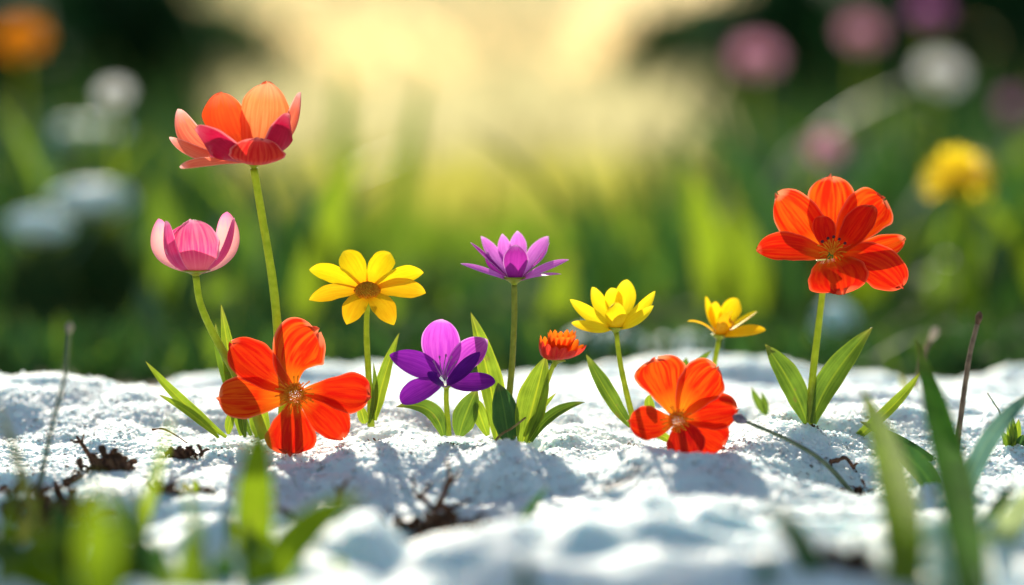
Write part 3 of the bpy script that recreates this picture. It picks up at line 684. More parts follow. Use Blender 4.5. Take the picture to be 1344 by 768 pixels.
# ================================================================== LEAVES AND BLADES STANDING BY THEMSELVES
def solo(name, label, cat, y, pts, wpx, mk, hint=(.2,-1,.3), group=None, **kw):
    """pts run from the base (in the snow) to the tip; depth offsets in px"""
    P = W(y, pts); base = P[0].copy(); g_ = gnd(base.x, base.y)
    if base.z > g_-.004:    # lead the base on down into the ground along the blade's own line
        d = (P[0]-P[1]); d = d/max(abs(d.z),1e-4)*(base.z-g_+.006) if d.z < 0 else Vector((0,0,-(base.z-g_+.006)))
        P = [P[0]+d, P[0], P[1], P[2]]
        o = dict(peak=.55, e=.9, b=.35, cup=0, fold=.25, nv=30, nu=8)
    else: o = dict(peak=.5, e=.9, b=.45, cup=0, fold=.25, nv=26, nu=8)
    o.update(kw)
    if len(P) == 4:         # curve through all four
        p1, p2 = P[1].copy(), P[2].copy(); P = [P[0], p1*1.0+ (p1-P[0])*.15, p2*1.35-P[3]*.2-p1*.15, P[3]]
    ob = blade(name, M[mk], P, wpx*sc(y), hint, None, loc=tuple(P[0]), seed=int(pts[2][0]), **o)
    return tag(ob, label, cat, group)
FG = 'blurred grass blades in the foreground'
solo('grass_blade', 'broad bright green blade just below the large red flower, out of focus', 'blade of grass', -.22, [(338,830,0),(333,680,0),(343,548,0)], 50, 'leaf_fg', group=FG)
solo('grass_blade', 'wide yellow-green blade slanting up right beneath the large red flower', 'blade of grass', -.26, [(330,830,0),(382,715,0),(478,650,0)], 50, 'leaf_fg', group=FG)
solo('grass_blade', 'slim olive blade curving in from the left picture edge', 'blade of grass', -.18, [(50,720,0),(34,625,0),(-8,520,0)], 15, 'leaf_olive', group=FG)
solo('grass_blade', 'narrow bright blade leaning right in front of the brown dry clump', 'blade of grass', -.20, [(172,740,0),(200,640,0),(228,540,0)], 17, 'leaf_bright', group=FG)
solo('broad_leaf', 'rounded glowing green leaf blurred at the lower left', 'leaf', -.36, [(130,800,0),(128,720,0),(125,632,0)], 50, 'leaf_fg', group=FG, peak=.6, e=.5)
solo('grass_blade', 'tall bright green blade rising from the lower edge right of the blurred stalk', 'blade of grass', -.13, [(1186,830,-700),(1178,650,-300),(1130,508,0)], 46, 'leaf_fg', group=FG, peak=.4, b=.7, hint=(-.15,-.8,.5))
solo('grass_blade', 'tallest dark green blade at the right, nearly upright', 'blade of grass', -.07, [(1272,830,-900),(1250,640,-420),(1202,445,0)], 56, 'leaf_matte', group=FG, peak=.45, b=.8, hint=(.25,-.8,.55))
solo('grass_blade', 'blue-green blade arching out of the right picture edge', 'blade of grass', -.08, [(1268,650,0),(1290,565,0),(1372,505,0)], 26, 'leaf_blue', group=FG)
solo('grass_blade', 'pale straw-green blade at the lower right corner', 'blade of grass', -.22, [(1262,800,0),(1310,710,0),(1385,610,0)], 42, 'leaf_pale', group=FG)
solo('grass_blade', 'thin dark blade beside the pale one at the lower right', 'blade of grass', -.16, [(1262,770,0),(1295,690,0),(1335,628,0)], 22, 'leaf_dark', group=FG)
solo('grass_blade', 'dark leaning blade blurred at the bottom right of centre', 'blade of grass', -.28, [(1092,840,0),(1052,720,0),(1004,664,0)], 34, 'leaf_dark', group=FG)
solo('grass_blade', 'short dark green tip poking up at the bottom edge beneath the low right red flower', 'blade of grass', -.32, [(1003,850,0),(1003,780,0),(1005,722,0)], 42, 'leaf_dark', group=FG, peak=.3)
solo('grass_blade', 'short dark green tip at the bottom edge under the centre', 'blade of grass', -.32, [(688,850,0),(688,790,0),(689,728,0)], 34, 'leaf_dark', group=FG, peak=.3)
solo('grass_blade', 'small dark blade poking out of the shaded snow below the centre', 'blade of grass', -.14, [(690,676,0),(703,658,0),(720,637,0)], 12, 'leaf_dark', peak=.4)
solo('broad_leaf', 'dark broad leaf lying over the snow in front of the tall scarlet flower', 'leaf', -.02, [(1228,612,-4),(1180,582,0),(1128,553,6)], 26, 'leaf_dark', hint=(0,-.7,1), e=.8)
solo('broad_leaf', 'shaded leaf hanging down the snow beside the tallest dark blade', 'leaf', -.06, [(1232,662,0),(1205,612,0),(1160,580,4)], 30, 'leaf_dark', hint=(-.3,-.8,.7), e=.8)
solo('broad_leaf', 'slender pale-edged leaf pointing up right beyond the dark broad leaf', 'leaf', .01, [(1142,560,0),(1178,530,0),(1209,488,4)], 17, 'leaf_bright', hint=(-.4,-.9,.5))
# low tangle at the lower left corner: counted one by one
words = ['olive','deep green','bright','short','long','bent','thin','leaning','curled','stout','slanting','stubby','slim','drooping']
tang = [(-10,700,60,800,60,'leaf_dark',-.34),(60,690,20,800,26,'leaf_fg',-.34),(0,735,150,830,52,'leaf_fg',-.37),(175,700,205,820,60,'leaf_dark',-.34),(250,690,235,830,34,'leaf_fg',-.35),
 (70,655,95,800,34,'leaf_dark',-.28),(300,720,255,830,44,'leaf_dark',-.33),(215,745,300,830,46,'leaf_fg',-.38),(440,728,455,830,26,'leaf_fg',-.34),(520,690,470,820,16,'leaf_dark',-.30),(40,640,10,780,18,'leaf_olive',-.26),(385,690,372,820,26,'leaf_fg',-.32),(150,640,190,790,14,'leaf_dark',-.25),(20,760,-10,850,50,'leaf_fg',-.36)]
desc = ['dark blade blurred at the left edge above the bottom corner','bright blade leaning right near the left edge','wide bright blade lying low across the bottom left corner','dark upright blade right of the rounded glowing leaf','bright blade under the leaning bright blade, near the bottom','slim dark blade behind the rounded glowing leaf, to its left','dark blade leaning left at the bottom, left of the broad bright blade','wide bright blade low at the bottom, left of the broad bright blade','bright short blade at the bottom edge right of the wide yellow-green one','thin dark blade slanting right over the front snow ridge','olive thin blade near the left edge among dark ones','bright blade rising beside the broad bright one, on its right','thin dark blade leaning left over the soil patch','bright stub in the very bottom left corner']
for (tx,ty,bx,by,wd,mk,yy), ds in zip(tang, desc):
    solo('grass_blade', ds, 'blade of grass', yy+.09, [(bx,by,0),((tx+bx)/2+6,(ty+by)/2,0),(tx,ty,0)], wd, mk, group=FG)

rt = random.Random(12)
for k in range(22):
    tx = rt.uniform(-30,340); ty = rt.uniform(655,750)-(20 if tx < 120 else 0); bx = tx+rt.uniform(-50,50)
    solo('grass_blade', 'short blurred green blade in the tangle at the lower left corner', 'blade of grass', rt.uniform(-.30,-.20), [(bx,850,0),((bx+tx)/2+rt.uniform(-8,8),(850+ty)/2,0),(tx,ty,0)], rt.uniform(20,44), rt.choice(['leaf_fg','leaf_dark','leaf','leaf_dark']), group='tangled blades at the lower left corner')
rt = random.Random(31)
for k in range(16):
    tx = rt.uniform(-20,350); ty = rt.uniform(610,715); bx = tx+rt.uniform(-60,60)
    solo('grass_blade', 'short blurred green blade in the tangle at the lower left corner', 'blade of grass', rt.uniform(-.24,-.16), [(bx,850,-150),((bx+tx)/2+rt.uniform(-10,10),(850+ty)/2,-60),(tx,ty,0)], rt.uniform(12,24), rt.choice(['leaf_fg','leaf_dark','leaf','leaf_bright']), group='tangled blades at the lower left corner')
# stalks with buds, dry stalks
def stalk(label, cat, y, pts, rads, mat, bud=None, budmat=None, name='dry_stalk'):
    P = W(y, pts); g_ = gnd(P[0].x, P[0].y)
    if P[0].z > g_: d = (P[0]-P[1]); P[0] = P[0]+Vector((d.x*.2, 0, -(P[0].z-g_)-.004))
    t = thing(name, label, cat, P[0])
    s = sc(y); tube('stem', mat, P, [r*s for r in rads], t, seg=8, wob=.12)
    if bud:
        r_b, l_b = bud; e_ = np.array(P[-1]); a_ = np.array(P[-1]-P[-2])
        lathe('bud', budmat or mat, e_, a_, [(-2*s,rads[-1]*s),(l_b*.25*s,r_b*.8*s),(l_b*.5*s,r_b*s),(l_b*.8*s,r_b*.75*s),(l_b*s,r_b*.15*s)], t, seg=10)
    return t
M['stalk_grey'] = plain_mat('stalk_grey', (.10,.13,.07), (.18,.20,.12), 300, .7)
M['bud_purple'] = plain_mat('bud_purple', (.14,.10,.14), (.24,.19,.24), 500, .7)
M['bud_tan'] = plain_mat('bud_tan', (.34,.26,.18), (.5,.38,.28), 500, .7)
M['stalk_brown'] = plain_mat('stalk_brown', (.10,.06,.04), (.22,.14,.09), 300, .7)
stalk('grey-green stalk with a dull purple bud lying across snow','stalk', -.045, [(1128,645,-10),(1085,610,-6),(1035,578,0),(978,553,6)], [3.6,3.4,3,2.6], M['stalk_grey'], (7,18), M['bud_purple'])
stalk('slim grey-green stalk with a pale bud leaning at the far left','stalk', -.10, [(50,650,0),(68,560,0),(84,500,0),(91,436,0)], [4,3.6,3.2,2.6], M['stalk_grey'], (6,14), M['bud_tan'])
stalk('brown dry stalk with a pointed tip standing at the right','stalk', -.03, [(1254,595,0),(1262,540,0),(1272,470,0),(1283,424,0)], [4,3.6,3.4,3], M['stalk_brown'], (5,16), M['twig'])
stalk('short tan dry stalk behind the tallest dark blade','stalk', .12, [(1198,548,0),(1204,500,0),(1214,460,0),(1222,445,0)], [3.4,3,3,3], M['stalk_brown'], (6,18), M['bud_tan'])
stalk('tan broken stalk lying against the dark leaf left of the small orange bloom','stalk', -.018, [(640,577,-4),(655,573,-6),(672,562,-6),(690,548,-2)], [1.6,1.6,1.4,1.2], M['straw'])
stalk('hair-thin dark stalk leaning left by the right picture edge','stalk', .01, [(1318,575,0),(1314,548,0),(1305,530,0),(1296,516,0)], [1.2,1.1,1,.8], M['leaf_dark'])
# sprouts
def sprout(name, label, y, leaves, mk):
    p0 = W(y, [leaves[0][0]])[0]; t = thing(name, label, 'plant', (p0.x, p0.y, min(p0.z, gnd(p0.x,p0.y))))
    for b_, m_, t_, wd, mk2 in leaves:
        leaf(t, y, [b_, m_, t_], wd, mk2 or mk, hint=(random.uniform(-.5,.5),-1,.4), nv=14, nu=6)
    return t
sprout('sprout', 'tiny pair of green leaves in the snow behind the grey-green stalk', .05, [((1006,545,0),(995,528,0),(986,508,2),11,None),((1006,545,0),(1004,530,0),(999,514,6),9,None)], 'leaf')
sprout('sprout', 'soft yellow-green sprout on the back snow left of the tallest dark blade', .15, [((1196,556,0),(1192,525,0),(1180,490,0),13,None),((1196,556,0),(1196,530,0),(1199,500,0),7,None)], 'leaf_olive')
sprout('seedling', 'leafy green seedling with pointed tips at the right picture edge', .0, [((1327,600,0),(1322,580,0),(1312,566,-4),12,None),((1327,600,0),(1326,570,0),(1322,548,2),12,'leaf_bright'),((1327,600,0),(1330,572,0),(1328,545,4),11,None),((1327,600,0),(1334,572,0),(1337,550,2),12,'leaf_bright'),((1327,600,-2),(1338,582,-4),(1343,570,-6),12,'leaf_dark'),((1340,600,-2),(1346,585,-4),(1358,572,-6),14,'leaf_dark'),((1340,600,-2),(1330,592,-8),(1334,578,-10),9,'leaf_bright')], 'leaf')
sprout('seedling', 'flat yellow-green seedling by a brown twig on the lower left snow', -.09, [((252,655,0),(246,642,-4),(238,634,-6),9,None),((252,655,0),(258,640,-4),(252,630,0),10,'leaf_bright'),((254,656,0),(268,646,-2),(284,644,0),8,None),((250,656,0),(238,656,-6),(224,652,-8),8,'leaf_bright')], 'leaf_olive')
# twigs
def twig(label, y, branches, r, mat='twig'):
    P = W(y, branches[0]); t = thing('twig', label, 'twig', P[0], None)
    for k, b_ in enumerate(branches):
        P = W(y, b_); k2 = len(P)
        tube('branch', M[mat], P, [r*sc(y)*(1-.5*i/(k2-1))*(1 if k == 0 else .75) for i in range(k2)], t, seg=7, n=5, wob=.5)
    return t
twig('arched dark twig poking out of the snow under the grey-green stalk', -.03, [[(1090,606,4),(1100,604,0),(1110,601,0),(1120,614,-2),(1130,634,-4)],[(1120,614,-2),(1122,610,-4),(1126,608,-6)],[(1090,606,4),(1092,614,0),(1108,632,-4)]], 3.6)
twig('forked brown twig on the soil patch at the left', -.04, [[(126,612,0),(116,596,0),(100,572,4)],[(112,590,0),(108,580,-2),(110,570,-4)],[(106,580,2),(98,580,0),(92,577,0)]], 4)
twig('small leaning twig below the brown dry clump', -.085, [[(212,662,0),(222,645,0),(225,623,0)],[(222,645,0),(214,640,0),(210,640,0)]], 3)
twig('dark branching twig in the shaded hollow below the centre', -.100, [[(570,672,0),(582,650,0),(590,625,-4),(586,604,-8)],[(584,640,0),(596,628,-4),(606,616,-6)],[(570,672,0),(556,655,-2),(545,648,-4),(542,625,-6)],[(548,655,0),(562,640,-6),(566,632,-6)],[(570,672,0),(600,664,-2),(622,655,-4)]], 5)
twig('short dark twig at the left of the shaded hollow', -.115, [[(442,665,0),(446,646,0),(458,628,-4)],[(446,646,0),(440,640,0),(438,636,0)]], 4.5)
twig('blurred straight twig lying on the snow left of the low right red flower', -.14, [[(790,640,0),(806,636,-4),(822,628,-6),(842,610,-8)]], 4.5)
twig('reddish straw bent over the snow left of the brown dry clump', -.015, [[(200,564,0),(214,563,-4),(232,572,-4),(246,582,0)]], 1.5)
# brown dry clump: curled dead leaflets
def debris(label, px, py, y, n, size, seed, mats=('twig','soil','twig'), name='dry_clump', crumbs=0, ex=1.3):
    p = at(px, py, y); rs = random.Random(seed); z = gnd(p.x, p.y); t = thing(name, label, 'debris', (p.x, p.y, z))
    if crumbs:
        R_ = size*sc(y); r2 = np.random.default_rng(seed); a_ = r2.uniform(0,6.28,crumbs); q_ = r2.random(crumbs)**.6*(.7+.5*vnoise(a_*1.3,a_*0+seed,77))
        X_ = p.x+np.cos(a_)*q_*R_*ex; Y_ = p.y+np.sin(a_)*q_*R_*.55; rr = R_*(.04+.13*r2.random(crumbs)**2.5)*(1.15-.6*q_)
        Z_ = snow_h(X_, Y_)+rr*.2+R_*.55*np.clip(1-q_*1.1,0,1)*r2.random(crumbs)
        o = balls('crumbs', np.stack([X_-p.x,Y_-p.y,Z_-z],1), rr, M['soil'], .5, smooth=False); o.parent = t; o['kind'] = 'stuff'
    for k in range(n):
        a = rs.uniform(0,6.28); q = rs.random()**.7*size*sc(y); b0 = Vector((p.x+q*math.cos(a)*ex, p.y+q*math.sin(a)*.6, 0)); b0.z = gnd(b0.x,b0.y)+.0003+(.3*size*sc(y)*rs.random()*max(0,1-q/(size*sc(y))) if crumbs else 0)
        l = rs.uniform(.35,.9)*size*sc(y); a2 = rs.uniform(0,6.28); el = rs.uniform(.05,1.1)
        d = Vector((math.cos(a2)*math.cos(el), math.sin(a2)*math.cos(el), math.sin(el)))*l
        blade('fragment', M[rs.choice(mats)], [b0, b0+d*.5+Vector((0,0,l*.15)), b0+d], l*rs.uniform(.25,.5), (rs.uniform(-1,1),-1,rs.uniform(0,1)), t, nv=6, nu=3, cup=.5, e=.7, seed=k)
    return t
debris('brown curled dead leaflets on the snow between the left leaves and the soil', 240, 580, -.030, 46, 21, 3, crumbs=180)
debris('dark crumbs and leaf bits on the soil patch at the left', 142, 606, -.05, 34, 30, 4, crumbs=520)
debris('dark leaf litter at the left picture edge', 8, 618, -.07, 44, 34, 5, crumbs=700)
debris('dark soil and litter in a low gap under the left picture edge litter', 62, 672, -.11, 36, 40, 15, crumbs=600, ex=1.8)
debris('scattered black crumbs right of the slim leaning stalk', 88, 600, -.062, 6, 24, 16, crumbs=120)
debris('brown litter in the shaded hollow below the centre', 575, 682, -.12, 36, 34, 6, crumbs=380, ex=2.2)
debris('few dead bits at the left end of the shaded hollow', 380, 676, -.115, 12, 14, 7, crumbs=120)
debris('tan shreds at the foot of the small orange bloom', 645, 578, -.016, 10, 9, 8, ('straw','twig'))
debris('small brown crumbs beneath the arched twig', 1122, 634, -.045, 14, 16, 9, crumbs=160)
debris('red-brown dead leaf scraps blurred at the bottom edge, right', 1118, 770, -.27, 20, 50, 12, crumbs=300)
debris('dead scraps by the short leaning twig on the lower left', 222, 656, -.095, 20, 20, 13, crumbs=260)
debris('brown crumbs at the foot of the tall scarlet flower', 1068, 560, .0, 5, 9, 31, crumbs=60, ex=1.8)
debris('brown crumbs at the foot of the yellow daisy', 490, 566, -.004, 5, 8, 32, crumbs=50, ex=1.6)
debris('brown crumbs at the foot of the bright yellow cup flower', 836, 553, .0, 4, 8, 33, crumbs=50, ex=1.6)
debris('brown crumbs at the foot of the violet flower', 596, 575, -.012, 5, 8, 34, crumbs=50, ex=2)
debris('brown crumbs at the foot of the leftmost long leaves', 300, 578, -.01, 6, 9, 35, crumbs=60, ex=2)
debris('small dark scraps by the flat yellow-green seedling', 268, 646, -.092, 12, 14, 17, crumbs=120)
# ================================================================== BACKGROUND
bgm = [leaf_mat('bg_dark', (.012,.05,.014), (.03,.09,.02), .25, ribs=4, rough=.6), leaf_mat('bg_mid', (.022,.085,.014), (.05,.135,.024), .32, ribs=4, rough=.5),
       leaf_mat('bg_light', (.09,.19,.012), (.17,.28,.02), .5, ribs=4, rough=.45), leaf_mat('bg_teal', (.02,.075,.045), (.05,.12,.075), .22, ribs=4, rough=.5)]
def grass_mass(name, n, seed, mat, pxr, yr, topf, wr, lean=.25):
    r = np.random.default_rng(seed); V = []; Fc = []; UV = []
    y = yr[0]+(yr[1]-yr[0])*r.random(n)**1.3; px = r.uniform(*pxr, n); s = (y+DIST)/F; x = (px-672)*s
    top = topf(px, r.random(n)); ztop = HC+(y+DIST)*(130-top)/F
    H = np.clip(ztop-GZ, .02, .6)
    m = 6; t = np.linspace(0,1,m)
    ang = r.uniform(0,6.28,n); ln = r.normal(0,lean,n)*H; wd = r.uniform(*wr, n)
    bx = x[:,None]+ln[:,None]*t**2; by = y[:,None]+(r.normal(0,.2,n)*H)[:,None]*t**2; bz = GZ+H[:,None]*(t-.12*t**3)
    wv = wd[:,None]*(np.minimum(1,.5+t*1.5))*(1-t**3)
    cx, cy = np.cos(ang)*.8+.2, np.sin(ang)*.5
    A = np.stack([bx-cx[:,None]*wv, by-cy[:,None]*wv, bz],-1); B = np.stack([bx+cx[:,None]*wv, by+cy[:,None]*wv, bz],-1)
    V = np.stack([A,B],2).reshape(-1,3)
    k = np.arange(m-1)*2; q = np.stack([k,k+1,k+3,k+2],1); Fq = (q[None]+(np.arange(n)*m*2)[:,None,None]).reshape(-1,4)
    o = fast_mesh(name, V, Fq, mat)
    ul = o.data.uv_layers.new(name='UVMap'); uvv = np.stack([np.stack([np.zeros(m),t],-1),np.stack([np.ones(m),t],-1)],1).reshape(-1,2)
    uvv = np.tile(uvv,(n,1)); li = np.empty(len(o.data.loops),dtype=np.int32); o.data.loops.foreach_get('vertex_index',li)
    ul.data.foreach_set('uv', uvv[li].ravel())
    return tag(o, kind='stuff')
def env(px, q, lo=0, hi=430):
    """where a blade's tip may reach: tall at both sides, sloping down to the bright middle"""
    k = np.clip((np.abs(px-610)-110)/260, 0, 1)
    return (330+110*q)*(1-k)+(lo+(hi-lo)*q**.8)*k
def out(px, q, f):                 # keep the middle open
    return np.where(np.abs(px-610) < 170, 470, f)
grass_mass('low_meadow_grass', 2600, 8, bgm[0], (-500,1900), (.40,1.1), lambda p,q: 375+100*q, (.002,.006), .5)
grass_mass('low_meadow_grass', 1300, 9, bgm[1], (-500,1900), (.40,1.1), lambda p,q: 390+95*q, (.002,.005), .5)
grass_mass('low_meadow_grass', 500, 10, bgm[2], (-500,1900), (.42,1.1), lambda p,q: 400+90*q, (.002,.005), .5)
grass_mass('meadow_grass', 4500, 1, bgm[0], (-600,2000), (1.2,5.5), lambda p,q: env(p,q,20,430), (.004,.012))
grass_mass('meadow_grass', 2200, 2, bgm[1], (-600,2000), (.9,4), lambda p,q: env(p,q,100,460), (.003,.010))
grass_mass('meadow_grass', 900, 3, bgm[2], (-600,2000), (.8,3), lambda p,q: env(p,q,200,470)+20, (.003,.008))
grass_mass('meadow_grass', 1700, 4, bgm[3], (-600,2000), (.9,4.5), lambda p,q: env(p,q,90,460), (.004,.012))
for k_, (n_, m_) in enumerate(((150,bgm[1]),(120,bgm[3]),(80,bgm[2]),(60,M['leaf_fg']))):
    grass_mass('broad_meadow_leaves', n_, 20+k_, m_, (-500,1900), (.75,2.2), lambda p,q: out(p,q,60+380*q), (.007,.016), .55)
gold = leaf_mat('glow_gold_grass', (.46,.41,.19), (.62,.57,.34), .5, ribs=3, rough=.5)  # pale gold put into the grass for the hazy glow of the clearing
lime = leaf_mat('lime_grass', (.29,.30,.045), (.44,.43,.09), .55, ribs=3, rough=.5)
grass_mass('glow_meadow_grass', 5000, 5, gold, (290,960), (4.5,30), lambda p,q: 30+190*q**.7+np.clip(np.abs(p-600)-220,0,300)*.3, (.006,.02), .2)
grass_mass('lime_meadow_grass', 6000, 6, lime, (100,1150), (2.2,9), lambda p,q: 170+160*q+np.clip(np.abs(p-600)-260,0,300)*.3, (.004,.012), .2)
grass_mass('lime_meadow_grass', 2500, 7, bgm[2], (100,1150), (1.4,4), lambda p,q: 250+130*q, (.004,.010), .25)
# leaf screen added across the clearing to tone the sky to cream glow
def far_glow_screen():
    r = np.random.default_rng(3); n = 34000
    a = r.uniform(-16,16,n); dy = r.uniform(34,46,n); z = GZ+4.2*r.random(n)
    keep = vnoise(a*.5,z*.9,60)*.7+vnoise(a*2,z*2,61)*.3 > r.uniform(.15,.75,n); a, dy, z = a[keep], dy[keep], z[keep]; n = len(a)
    p = np.stack([a,dy,z],1); L_ = r.uniform(.06,.16,n); d = r.normal(0,1,(n,3)); d /= np.linalg.norm(d,axis=1)[:,None]
    e = np.cross(d, r.normal(0,1,(n,3))); e /= np.linalg.norm(e,axis=1)[:,None]
    V = np.stack([p-d*L_[:,None], p+e*L_[:,None]*.6, p+d*L_[:,None], p-e*L_[:,None]*.6],1).reshape(-1,3)
    o = fast_mesh('far_glow_screen', V, np.arange(n*4).reshape(-1,4), leaf_mat('glow_screen_leaves', (.48,.46,.27), (.62,.60,.38), .5, ribs=3, rough=.6)); ul = o.data.uv_layers.new(name='UVMap')
    ul.data.foreach_set('uv', np.tile([.3,.1,.7,.3,.6,.8,.35,.6], n)); tag(o, kind='stuff')
far_glow_screen()
# bushes at both sides of the clearing
bushm = [leaf_mat('bush_dark', (.006,.040,.012), (.014,.075,.020), .2, ribs=3, rough=.6), leaf_mat('bush_mid', (.014,.070,.012), (.035,.12,.02), .3, ribs=3, rough=.6)]
def bush(label, px, y, wpx, top, seed, mi=0):
    r = np.random.default_rng(seed); s = sc(y); x = (px-672)*s; rad = wpx*s/2; H = HC+(y+DIST)*(130-top)/F-GZ
    t = thing('bush', label, 'bush', (x,y,GZ), 'bushes around the clearing')
    n = 2600; c = r.normal(0,1,(70,3)); c /= np.linalg.norm(c,axis=1)[:,None]; c *= r.uniform(.35,1,(70,1))**.5
    c = c*[rad*.85, rad*.7, H*.42]+[0,0,H*.52]
    p = c[r.integers(0,70,n)]+r.normal(0,1,(n,3))*[rad*.17,rad*.17,H*.10]; p[:,2] = np.clip(p[:,2],.02,None)
    L_ = r.uniform(.03,.06,n)*max(.6,y/6); d = r.normal(0,1,(n,3)); d /= np.linalg.norm(d,axis=1)[:,None]
    e = np.cross(d, r.normal(0,1,(n,3))); e /= np.linalg.norm(e,axis=1)[:,None]
    V = np.stack([p-d*L_[:,None], p+e*L_[:,None]*.45, p+d*L_[:,None], p-e*L_[:,None]*.45],1).reshape(-1,3)
    o = fast_mesh('crown', V, np.arange(n*4).reshape(-1,4), bushm[mi]); o.parent = t
    ul = o.data.uv_layers.new(name='UVMap'); ul.data.foreach_set('uv', np.tile([.3,.1,.7,.3,.6,.8,.35,.6], n))
    for k in range(4):
        a = k*1.57+r.random(); tube('trunk', M['twig'], [(0+.02*math.cos(a),.02*math.sin(a),-.02),(rad*.2*math.cos(a),rad*.2*math.sin(a),H*.4),(rad*.5*math.cos(a),rad*.5*math.sin(a),H*.8)], [.02,.014,.006], None, seg=6, loc=(0,0,0)).parent = t
bush('dark bush behind the meadow at the far left', -120, 6, 420, -120, 1)
bush('dark bush behind the meadow left of the glowing clearing', 140, 7, 330, -60, 2)
bush('green bush at the left rim of the glowing clearing', 280, 9, 215, 20, 3, 1)
bush('green bush at the right rim of the glowing clearing', 905, 9, 230, 10, 4, 1)
bush('dark bush behind the meadow above the tall scarlet flower', 1060, 7, 300, -60, 5)
bush('dark bush behind the meadow right of the tall scarlet flower', 1270, 6, 360, -120, 6)
bush('dark bush behind the meadow beyond the right picture edge', 1560, 6.5, 400, -100, 7)
# blurred flowers
def bgflower(name, label, cat, px, py, y, wpx, pm, cm, n=8, up=.5, group='blurred flowers in the meadow behind', bend=0, pom=False):
    c = at(px, py, y); s = sc(y); R_ = wpx*s/2
    base = Vector((c.x+bend*s, y+.01, GZ)); t = thing(name, label, cat, base, group)
    tube('stem', M['blade_lime'] if pom else M['stem'], [base, base*.5+c*.5+Vector((bend*-.1*s,0,.01)), c], [.0075 if pom else .003,.0065 if pom else .0026,.0055 if pom else .0022], t, seg=8)
    ax = Vector((0,-.75,.66)).normalized(); a = Vector((1,0,0)); b = ax.cross(a)
    if pom:                        # a full round head: petals standing out all over a dome
        for k in range(64):
            q = (k+.5)/64; el = math.asin(max(-1,min(1, -.6+1.6*q))); az = k*2.39996
            d = Vector((math.cos(az)*math.cos(el), math.sin(az)*math.cos(el), math.sin(el)*.86))
            blade('petal', pm, [c+d*R_*.25, c+d*R_*.7+Vector((0,0,.03*R_)), c+d*R_], R_*.36, Vector((-d.x*.3,-d.y*.3,1)) if el < 1 else Vector((d.x,d.y,.1))+Vector((.5,0,0)), t, nv=6, nu=3, cup=.2, seed=k)
        lathe('receptacle', bgm[2], c, (0,0,1), [(-.35*R_,.08*R_),(-.2*R_,.16*R_),(0,.2*R_),(.1*R_,.15*R_),(.2*R_,.03*R_)], t, seg=12)
        return
    for k in range(n):
        an = 2*math.pi*k/n; d = a*math.cos(an)+b*math.sin(an)
        blade('petal', pm, [c+d*R_*.1, c+d*R_*.6+ax*R_*.12, c+d*R_+ax*R_*up*.3], R_*4.4/n*1.15, ax, t, nv=8, nu=4, cup=.2, seed=k)
    lathe('flower_centre', cm, c-ax*R_*.02, ax, [(0,R_*.26),(R_*.15,R_*.24),(R_*.24,R_*.12),(R_*.26,.0001)], t, seg=12)
bp = petal_mat('bg_pink', (.70,.30,.46), (.6,.3,.36), (.78,.42,.58), trans=.5, vstr=.2)
bpp = petal_mat('bg_purple', (.45,.14,.42), (.4,.1,.3), (.55,.25,.5), trans=.5, vstr=.2)
bw = petal_mat('bg_white', (.80,.82,.84), (.7,.75,.6), (.85,.85,.87), vein=(.7,.72,.72), trans=.5, vstr=.2)
bo = petal_mat('bg_orange', (.80,.25,.01), (.7,.2,.01), (.85,.3,.02), trans=.5, vstr=.2)
by_ = petal_mat('bg_yellow', (.95,.76,.03), (.94,.72,.02), (.95,.80,.05), outer=(.94,.74,.03), vein=(.92,.66,.02), trans=.7, vstr=.2)
bgflower('meadow_flower','pale pink blurred flower high above the tall scarlet one, left of the others','flower',992,78,1.7,64,bp,M['pollen'])
bgflower('meadow_flower','rose pink blurred flower at the top, right of the pale pink one','flower',1130,45,1.8,54,bp,M['pollen'])
bgflower('meadow_flower','mauve pink blurred flower directly above the tall scarlet one','flower',1083,198,1.0,56,bp,M['pollen'])
bgflower('meadow_flower','purple blurred flower at the top edge above the white one','flower',1218,16,1.8,48,bpp,M['pollen'])
bgflower('meadow_flower','dim purple blurred flower at the right picture edge','flower',1330,142,1.8,44,bpp,M['pollen'])
bgflower('meadow_flower','white blurred flower above the yellow round bloom','flower',1233,100,1.5,66,bw,M['pollen'],n=9)
bgflower('meadow_flower','orange blurred flower in the top left corner','flower',28,55,1.3,72,bo,M['pollen'])
bgflower('yellow_pompom_flower','round yellow blurred bloom on a thick stem at the right','flower',1258,236,.55,104,by_,by_,n=14,bend=36,pom=True)
for k_, (px_, py_, s_, d_) in enumerate([(150,125,48,'small white blurred flower topmost at the left'),(146,396,26,'tiny white blurred flower just left of the pink cup'),]):
    bgflower('meadow_flower', d_, 'flower', px_, py_, .85, s_, bw, M['pollen'])
